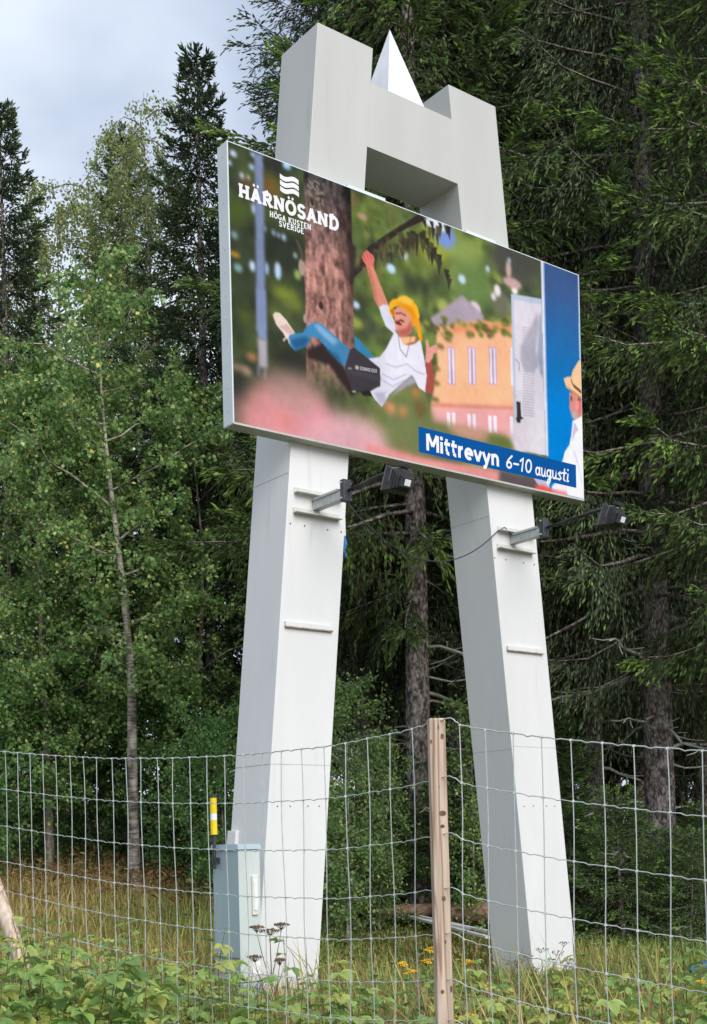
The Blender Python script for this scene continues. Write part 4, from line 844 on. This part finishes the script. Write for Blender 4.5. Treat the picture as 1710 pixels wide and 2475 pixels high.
for px, Y, k, sc, rz in ((1600, 22, SA, .95, 1.0), (1440, 25, SB, 1.0, 2.9), (1120, 25, SA, .9, 4.4), (880, 26, SB, 1.02, 5.5), (1540, 30, SB, 1.05, .2), (1280, 30, SA, .95, 3.3), (1000, 31, SB, 1.1, 2.1), (905, 24.5, SA, .78, .5), (668, 25, SC_, .92, 1.2), (1700, 27, SA, 1.0, 2.0), (1390, 35, SA, 1.05, .9), (1180, 37, SB, 1.1, 4.9), (1650, 33, SB, 1.1, 1.4), (1060, 27.5, SA, 1.0, .3), (930, 22.5, SB, .95, 2.4), (1490, 22.5, SB, .95, 5.0), (850, 29, SA, .85, 4.0), (1330, 27, SB, 1.0, 1.1), (1365, 26, SC_, .8, .4), (1470, 28, SC_, .85, 1.5), (1575, 26, SC_, .75, 2.6), (1655, 25, SC_, .8, 3.6), (1010, 28, SC_, .8, 4.6), (1780, 20, SB, 1.0, 3.1), (1240, 24, SA, 1.0, .7)):
    t, _ = plant_tree('spruce_tree', k, px*KX, Y, BG, group=BGG, rz=rz, sc=sc)

# birches and aspens
GRN = [(0.198, 0.327, 0.107, 0.43), (0.274, 0.416, 0.138, 0.3), (0.132, 0.237, 0.086, 0.16), (0.489, 0.555, 0.224, 0.08), (0.676, 0.621, 0.207, 0.03)]
YEL = [(0.256, 0.324, 0.122, 0.45), (0.348, 0.408, 0.152, 0.28), (0.165, 0.234, 0.088, 0.2), (0.561, 0.499, 0.152, 0.07)]
DKG = [(0.146, 0.295, 0.09, 0.5), (0.216, 0.402, 0.116, 0.3), (0.095, 0.197, 0.069, 0.18), (0.449, 0.525, 0.148, 0.02)]
AS1 = make_broad(21, 9.5, 1.6, 2.1, .09, 44, 11, 50, .070, GRN, M['aspen_bark'], droop=.12)
AS2 = make_broad(22, 10.5, 1.2, 2.3, .10, 46, 11, 50, .068, GRN, M['aspen_bark'], droop=.18, lean=-.02)
BI1 = make_broad(23, 14.5, 4.0, 2.2, .11, 54, 14, 54, .052, YEL, M['birch_bark'], droop=.75, twl=(.6, 1.3), up=.6, topw=.6)
BI2 = make_broad(24, 12.5, 2.0, 2.0, .10, 50, 13, 52, .052, YEL, M['birch_bark'], droop=.6, twl=(.5, 1.1), lean=.02, up=.6, topw=.6)
BU = make_broad(25, 3.6, .15, 1.25, .035, 34, 9, 34, .055, DKG, M['aspen_bark'], droop=.12, twl=(.3, .6))
AS3 = make_broad(27, 10.0, 3.0, 1.8, .10, 26, 9, 46, .068, GRN, M['birch_bark'], droop=.15, lean=-.034)
SAP = make_broad(26, 3.4, .25, .62, .022, 34, 7, 26, .046, GRN, M['birch_bark'], droop=.1, twl=(.2, .42))
plant_tree('aspen_tree', AS3, 308*KX, 18.4, 'slender aspen with a pale bare stem, its foot in the yellow grass', rz=.15, sc=.98)
plant_tree('aspen_tree', AS1, 110*KX, 19.0, 'round-leaved aspen with yellow-flecked leaves at the wood edge', rz=2.1, sc=.86)
plant_tree('aspen_tree', AS1, 450*KX, 19.4, 'leafy aspen crowding up to the sign leg with the cabinet', rz=4.0, sc=.86)
plant_tree('aspen_tree', AS2, 20*KX, 19.5, 'tall dense aspen beside the fence brace', rz=3.4, sc=.80)
plant_tree('aspen_tree', AS1, 235*KX, 20.8, 'dim aspen standing behind the slender pale-stemmed one', rz=5.6, sc=.92)
plant_tree('birch_tree', BI1, 378*KX, 23.0, 'weeping birch with a white stem and feathery rounded top', rz=1.0, sc=.99)
plant_tree('birch_tree', BI2, 172*KX, 23.5, 'weeping birch with a drooping yellow-green crown behind the aspens', rz=2.4, sc=1.06)
plant_tree('birch_tree', BI1, 540*KX, 23.0, 'birch showing between the pointed spruce and the screen edge', rz=4.4, sc=.80)
plant_tree('birch_tree', BI2, 30*KX, 24.5, 'yellowish birch under the upswept spruce', rz=.2, sc=.9)
for k, (px, Y, sc, lb) in enumerate(((70, 19.8, .9, 'dark leafy bush behind the fence brace'), (205, 20.8, 1.0, 'dense green bush at the foot of the aspens'), (400, 19.5, .95, 'dark leafy bush between the pale aspen stem and the cabinet'), (505, 17.5, .8, 'leafy bush pressed behind the cabinet'), (-60, 18.5, 1.0, 'bush at the wood edge beyond the end of the fence'))):
    plant_tree('leafy_bush', BU, px*KX, Y, lb, cat='bush', rz=k*1.7, sc=sc)
for k, (px, Y, sc, lb) in enumerate(((780, 15.6, 1.0, 'tall young birch sapling in front of the dark gap between the sign legs'), (850, 16.8, .78, 'small birch sapling beside the taller one between the sign legs'), (1068, 17.0, .95, 'birch sapling growing beside the inner edge of the leaning leg'), (745, 17.2, .85, 'birch sapling half hidden by the leg with the cabinet'))):
    plant_tree('birch_sapling', SAP, px*KX, Y, lb, cat='sapling', rz=k*1.3+.4, sc=sc)
for k, (px, Y, sc, lb) in enumerate(((945, 18.4, .95, 'bushy young spruce behind the fence post'), (1405, 16.2, .82, 'young spruce with a long leader shoot in front of the bare trunks'), (1290, 17.4, .72, 'young spruce with layered branches beside the leaning sign leg'), (1550, 16.0, .62, 'low bushy young spruce below the thick scaly trunk'), (1592, 17.2, .75, 'young spruce behind the blue plastic sheet'), (870, 17.8, .8, 'young spruce among the saplings between the sign legs'), (1480, 18.3, .42, 'young spruce hugging the foot of the thick scaly trunk'), (1025, 17.6, .9, 'young spruce near the old logs'), (1365, 16.8, .45, 'small young spruce beside the one with the long leader'), (1450, 16.3, .50, 'young spruce between the two bare trunks'), (1520, 16.9, .62, 'dense young spruce behind the low bushy one'), (1228, 18.0, 1.3, 'tallest young spruce, its branches fanning out past the leaning leg'), (915, 18.6, .75, 'small dense young spruce at the grass edge between the sign legs'), (985, 18.8, .8, 'small young spruce right behind the fence post'), (800, 17.0, .75, 'young spruce under the tall birch sapling'))):
    plant_tree('young_spruce', SD, px*KX, Y, lb, cat='young spruce', rz=k*2.1, sc=sc)

# ------------------------------------------------------------------ things lying on the grass
for k, (a, b, lb) in enumerate((((889, 2243), (1192, 2288), 'longest of the white boards lying on the grass'), ((960, 2262), (1215, 2300), 'white board lying on the grass nearest the leaning leg'), ((940, 2258), (1180, 2284), 'thin white board lying between the two longer ones'))):
    Ya, Yb = 17.6, 15.9-.25*k
    def gp(p, Y):
        rx, _ = ray(*p); return Vector((rx*Y, Y, ground(rx*Y, Y)+.17))
    A, B = gp(a, Ya), gp(b, Yb); d = (B-A).normalized(); n_ = d.cross(Vector((0, 0, 1))).normalized()*.035; up_ = Vector((0, 0, .03))
    m_ = MB(); m_.hexa([Vector((0, 0, 0))-n_, B-A-n_, B-A+n_, n_, up_-n_, B-A+up_-n_, B-A+up_+n_, up_+n_])
    m_.build('board', M['pipe'], None, loc=A, label=lb, cat='board', group='white boards on the grass')
for k, (px, Y, L, r, rz, lb) in enumerate(((1010, 17.3, 1.5, .11, .15, 'rotting brown log lying behind the fence post'), (1130, 17.0, .9, .14, -.1, 'short reddish log lying beside the leaning leg'))):
    p = on_ground(px, Y); m_ = MB(); m_.tube([(-L/2, 0, r*2.2), (-L/5, .03, r*2.1), (L/4, -.02, r*2.2), (L/2, .02, r*2.1)], [r*.9, r, r*1.05, r*.85], 10)
    m_.build('log', M['log'], None, True, loc=p, rot=(0, 0, rz), label=lb, cat='log')
p = on_ground(1806, 12.2); nU, nV = 14, 10; V = []
rb_ = np.random.default_rng(77); hz = rb_.random((nU, nV))
for i in range(nU):
    for j in range(nV):
        x = (i/(nU-1)-.5)*1.1; y = (j/(nV-1)-.5)*.8; V.append((x, y, .40*math.exp(-(x*x*3.2+y*y*5))+.10*hz[i, j]+.03))
F = [(i*nV+j, (i+1)*nV+j, (i+1)*nV+j+1, i*nV+j+1) for i in range(nU-1) for j in range(nV-1)]
me = bpy.data.meshes.new('plastic_sheet'); me.from_pydata(V, [], F); me.materials.append(M['blue'])
ps = link('plastic_sheet', me, None, loc=p, label='crumpled blue plastic sheet in the grass', cat='sheet'); sm = ps.modifiers.new('thickness', 'SOLIDIFY'); sm.thickness = .006

# ------------------------------------------------------------------ meadow
def wedge(n, y0, y1, rng, pw=1.0, margin=.8):
    Y = y0+(y1-y0)*rng.random(n)**pw; X = (rng.random(n)*2-1)*(.31*Y+margin); return X, Y
def gvec(X, Y): return np.array([ground(x, y) for x, y in zip(X, Y)])
rg = np.random.default_rng(31); n = 60000; X, Y = wedge(n, 6.5, 23.5, rg, 1.15)
patch = np.sin(X*1.1+Y*.8)+np.sin(X*.5-Y*.9+1)+rg.normal(size=n)*.7
dry = np.clip(.47+.22*patch+.10*(-X-.5)*(Y > 12)+.05*(Y-14), 0, 1)
stalk = (Y < 11) & (rg.random(n) < .09); dry = np.where(stalk, np.clip(dry+.5, 0, 1), dry)
hh = np.where(stalk, rg.uniform(.5, .95, n), rg.uniform(.16, .48, n))*(1+.35*np.clip(-X/5, 0, 1))*np.where((Y > 12) & (X > -.8), .58, 1)*np.where((Y > 13.2) & (Y < 18.2) & (X > -.3) & (X < 2.4), .5, 1); az = rg.uniform(0, 6.28, n); bd = rg.uniform(.1, .7, n)*hh; wd = rg.uniform(.0035, .0075, n)*(.7+Y/16)
Z = gvec(X, Y)-.02; P = np.stack([X, Y, Z], 1); bdv = np.stack([np.cos(az)*bd, np.sin(az)*bd, np.zeros(n)], 1); sdv = np.stack([-np.sin(az), np.cos(az), np.zeros(n)], 1)*wd[:, None]
upv = np.array([0, 0, 1.])
V = np.stack([P-sdv, P+sdv, P+bdv*.35-sdv*.8+upv*(hh*.6)[:, None], P+bdv*.35+sdv*.8+upv*(hh*.6)[:, None], P+bdv+upv*(hh*.95)[:, None]], 1).reshape(-1, 3)
i = (np.arange(n)*5)[:, None]; F = np.concatenate([np.concatenate([i, i+1, i+3], 1), np.concatenate([i, i+3, i+2], 1), np.concatenate([i+2, i+3, i+4], 1)], 0)
gcol = np.array([.20, .31, .075])*(1-dry[:, None])+np.array([.52, .41, .15])*dry[:, None]; gcol = np.where((stalk & (rg.random(n) < .5))[:, None], np.array([.30, .19, .10]), gcol)*rg.uniform(.7, 1.3, (n, 1))
link('meadow_grass', np_mesh('meadow_grass', V, F, np.repeat(gcol, 5, 0), M['grass']), kind='stuff', label='tall yellow-green meadow grass around the sign and under the fence', cat='grass')
n = 22000; X, Y = wedge(n, 4.2, 20, rg, 1.2); Z = gvec(X, Y)+rg.uniform(.05, .42, n)*np.where(Y > 11.5, .6, 1); P = np.stack([X, Y, Z], 1)
sz = rg.uniform(.03, .075, n); dd = nrm(rg.normal(size=(n, 3))*np.array([1, 1, .35]))
pal = np.array([[.18, .31, .085], [.24, .37, .11], [.13, .24, .07], [.35, .36, .12], [.27, .17, .08]])[rg.choice(5, n, p=[.35, .25, .2, .13, .07])]
V, F, c = leaves(P, dd, sz, sz*.7, pal*rg.uniform(.8, 1.2, (n, 1)), rg, flat=.75)
link('ground_cover', np_mesh('ground_cover', V, F, c, M['leaf']), kind='stuff', label='low leafy ground cover between the grass', cat='ground cover')

# raspberry canes: each leaf (three to five toothed leaflets) is a part
def leaf_mesh(name, nl, col, seed, oval=.62, size=.075):
    r_ = np.random.default_rng(seed); V = []; F = []; CL = []
    def leaflet(o, ang, L):
        b = len(V); d = np.array([math.cos(ang), math.sin(ang), 0]); s_ = np.array([-d[1], d[0], 0]); c = np.array(col)*r_.uniform(.85, 1.2)
        prof = [(0, 0), (.18, .62), (.42, 1), (.70, .72), (1.0, 0)]
        for t_, w_ in prof:
            dz = -.22*L*t_**2+r_.normal()*.03*L
            ctr = o+d*L*t_+np.array([0, 0, dz]); V.append(ctr); CL.append(c*.85)
            if 0 < t_ < 1:
                jag = r_.uniform(.9, 1.12)
                V.append(ctr+s_*L*oval*.5*w_*jag+np.array([0, 0, .12*L*w_])); V.append(ctr-s_*L*oval*.5*w_*jag+np.array([0, 0, .12*L*w_])); CL.extend([c, c])
        ix = [b, b+1, b+4, b+7, b+10]
        F.extend([(b, b+2, b+1), (b, b+1, b+3)])
        for q in (1, 4): F.extend([(b+q, b+q+1, b+q+4), (b+q, b+q+4, b+q+3), (b+q, b+q+3, b+q+5), (b+q, b+q+5, b+q+2)])
        F.extend([(b+7, b+8, b+10), (b+7, b+10, b+9)])
    L = size; o = np.array([.055, 0, 0.])
    leaflet(o, 0, L*1.1)
    if nl >= 3: leaflet(o*.9, 1.15, L*.9); leaflet(o*.9, -1.15, L*.9)
    if nl >= 5: leaflet(o*.45, 1.35, L*.75); leaflet(o*.45, -1.35, L*.75)
    return np_mesh(name, np.array(V), np.array(F), np.array(CL), M['leaf'])
LC = [(0.366, 0.528, 0.151), (0.293, 0.462, 0.127), (0.439, 0.575, 0.175), (0.53, 0.575, 0.158), (0.239, 0.383, 0.127)]
RLEAF = [leaf_mesh('leaf', (3, 5, 3, 5, 3)[k], LC[k], 900+k) for k in range(5)]
SLEAF = [leaf_mesh('leaf', 1, c, 950+k, oval=.66, size=.085) for k, c in enumerate(((.085, .155, .065), (.12, .20, .07), (.16, .25, .08)))]
def leafy_plant(name, p, h, nst, nlf, meshes, stemm, label, group, rnd, cat='plant', spread=.22, lsc=1.0):
    t = empty(name, p, rnd.uniform(0, 6.28), label=label, cat=cat, group=group)
    for s_ in range(nst):
        a = rnd.uniform(0, 6.28); hh_ = h*rnd.uniform(.7, 1.05); ex = rnd.uniform(.3, 1)*spread
        b0 = Vector((rnd.uniform(-.06, .06), rnd.uniform(-.06, .06), -.04)); pts = []
        for j in range(6):
            q = j/5; pts.append(b0+Vector((math.cos(a)*ex*q**1.6, math.sin(a)*ex*q**1.6, hh_*(q-.10*q**3))))
        m_ = MB(); m_.tube(pts, [.0045-.0005*j for j in range(6)], 5); sub(t, 'stem', m_, stemm, smooth=True)
        for k in range(nlf):
            q = .22+.78*(k+rnd.random()*.6)/nlf; q = min(q, 1); f = q*5; i0 = min(int(f), 4); pos = pts[i0].lerp(pts[i0+1], f-i0)
            yaw = k*2.4+rnd.uniform(-.5, .5)
            link('leaf', rnd.choice(meshes), t, loc=pos, rot=(rnd.uniform(-.3, .3), rnd.uniform(-.15, .55)-(.5 if q > .93 else 0), yaw), scale=lsc*rnd.uniform(.7, 1.2)*(1-.3*(q > .9)))
    return t
rr = random.Random(5)
RL = 'pale green raspberry cane with toothed leaves growing along the wire fence'
spots = []
for k in range(135):
    dx = rr.uniform(-40, 1640) if k < 112 else rr.uniform(-40, 420); Y = rr.uniform(6.0, 9.8); spots.append((dx, Y))
for dx, Y in spots:
    if 560 < dx < 760 and Y > 7.5: continue
    topz = EYE-(2150-1901+(dx-798)*.023+rr.uniform(-50, 150)-(110 if dx < 320 else 20)+(50 if 850 < dx < 1350 else 0))/2798.7*Y
    p = on_ground(dx*KX, Y); h = min(1.35, max(.35, (topz-p.z)*1.12))
    leafy_plant('raspberry_cane', p, h, 2 if h > .6 else 1, 12, RLEAF, M['redstem'], RL, 'raspberry canes along the fence', rr, lsc=1.35)
for dx, Y, h, lb in ((800, 7.6, 1.06, 'tall sallow shoot with dark oval leaves between the fence post and the white leg'), (1485, 7.0, .80, 'sallow shoot with broad grey-green leaves on the side of the leaning leg'), (735, 7.9, .72, 'low dark-leaved sallow shoot in front of the white leg'), (530, 8.3, .80, 'leafy shoot growing up in front of the cabinet')):
    leafy_plant('sallow_shoot', on_ground(dx*KX, Y), h, 2, 16, SLEAF, M['redstem'], lb, None, rr, cat='shoot', spread=.18, lsc=.9)
# tansy
blob = MB()
for k in range(9):
    a = k*2.4; rad = .010*math.sqrt(k); x, y = rad*math.cos(a)*1.15, rad*math.sin(a)*1.15
    ring_ = [(x+.009*math.cos(q), y+.009*math.sin(q), .004-rad*.25) for q in [j*1.0472 for j in range(6)]]
    b0 = len(blob.v); blob.v += ring_+[(x, y, .011-rad*.25), (x, y, -.006-rad*.25)]
    for j in range(6): blob.f.append((b0+j, b0+(j+1) % 6, b0+6)); blob.f.append((b0+(j+1) % 6, b0+j, b0+7))
blobm = blob.mesh('flower_head', M['tansy'])
for k, (x, y, Y) in enumerate(((95, 1440, 9.2), (70, 1505, 9.0), (300, 1510, 9.4), (1410, 1670, 8.0), (1560, 1620, 8.2), (300, 1800, 7.6), (232, 1815, 7.8), (-60, 1520, 9.0), (-20, 1560, 8.6))):
    p = at(1000+x*.4449, 1650+y*.4449, Y); g = Vector((p.x, p.y, ground(p.x, p.y)))
    t = empty('tansy', g, k*1.1, label='yellow tansy in flower behind the fence near the leaning leg', cat='flower', group='tansy flowers')
    h = p.z-g.z; m_ = MB(); m_.tube([(0, 0, -.03), (.01, .01, h*.5), (0, 0, h)], [.004, .0035, .002], 5); sub(t, 'stem', m_, M['greenstem'])
    for j in range(4):
        a = j*1.57+k; link('flower_head', blobm, t, loc=(.02*math.cos(a)*(j > 0), .02*math.sin(a)*(j > 0), h-.008*j), rot=(rr.uniform(-.3, .3), rr.uniform(-.3, .3), a), scale=.8)
    for j in range(7): link('leaf', rr.choice(SLEAF), t, loc=(0, 0, h*(.2+.1*j)), rot=(0, rr.uniform(-.1, .5), j*2.4), scale=(.8, .45, .8))
# dry umbels
def umbel_plant(px, py, Y, label, heads, fine):
    p = at(px, py, Y); g = Vector((p.x, p.y, ground(p.x, p.y))); h = p.z-g.z
    t = empty('dry_umbel_plant', g, 0, label=label, cat='plant')
    m_ = MB(); m_.tube([(0, 0, -.04), (.01, 0, h*.45), (0, 0, h)], [.006, .005, .003], 6); sub(t, 'stem', m_, M['drystem'])
    r_ = random.Random(int(px))
    for (dx, dz, r0) in heads:
        c = Vector((dx, r_.uniform(-.05, .05), h+dz)); m_ = MB(); base_z = max(h*.45, h+dz-.30)
        if abs(dx) > .01: m_.tube([(0, 0, base_z-.05), (dx*.6, c.y*.6, (base_z+c.z)/2), c], [.0035, .003, .002], 5)
        for j in range(16 if not fine else 9):
            a = j*2.4; q = r0*math.sqrt((j+.5)/16); e = c+Vector((q*math.cos(a), q*math.sin(a), .045-q*.25)); m_.tube([c, e], .0013, 3)
            for s_ in range(5 if not fine else 2):
                o = e+Vector((r_.uniform(-.012, .012), r_.uniform(-.012, .012), r_.uniform(-.004, .008))); d_ = .0055; b0 = len(m_.v)
                m_.v += [o+Vector(v_)*d_ for v_ in ((1, 0, 0), (-1, 0, 0), (0, 1, 0), (0, -1, 0), (0, 0, 1), (0, 0, -1))]; m_.f += [(b0+x_, b0+y_, b0+z_) for x_, y_, z_ in ((0, 2, 4), (2, 1, 4), (1, 3, 4), (3, 0, 4), (2, 0, 5), (1, 2, 5), (3, 1, 5), (0, 3, 5))]
        sub(t, 'umbel', m_, M['drystem'], kind='stuff')
umbel_plant(653, 2262, 8.2, 'dry brown hogweed umbels standing in front of the white leg', ((0, 0, .07), (-.09, .02, .045), (.075, .035, .05), (-.10, -.17, .05), (.06, -.2, .03)), False)
umbel_plant(1310, 2318, 11.0, 'thin dark dry seed heads in front of the leaning leg', ((0, .05, .09), (-.13, .0, .08), (.14, .02, .09), (-.22, -.06, .07), (.24, -.05, .08), (.08, -.14, .08), (-.08, -.12, .08), (.20, .10, .06)), True)

n = 5200; X = rg.uniform(-7.2, -1.2, n); Y = 18.6+rg.normal(size=n)*1.1-(X+4)*.25; Z = gvec(X, Y)+rg.uniform(.05, .62, n)
dd = nrm(rg.normal(size=(n, 3))*np.array([1, 1, .5])+np.array([0, 0, -.25])); sz = rg.uniform(.07, .17, n)
pal = np.array([[.30, .16, .07], [.38, .24, .10], [.22, .12, .06], [.42, .33, .14]])[rg.choice(4, n)]*rg.uniform(.75, 1.2, (n, 1))
V, F, c = leaves(np.stack([X, Y, Z], 1), dd, sz, sz*.28, pal, rg, flat=.5)
link('dead_bracken', np_mesh('dead_bracken', V, F, c, M['leaf']), kind='stuff', label='rusty brown dead bracken along the foot of the aspens', cat='bracken')
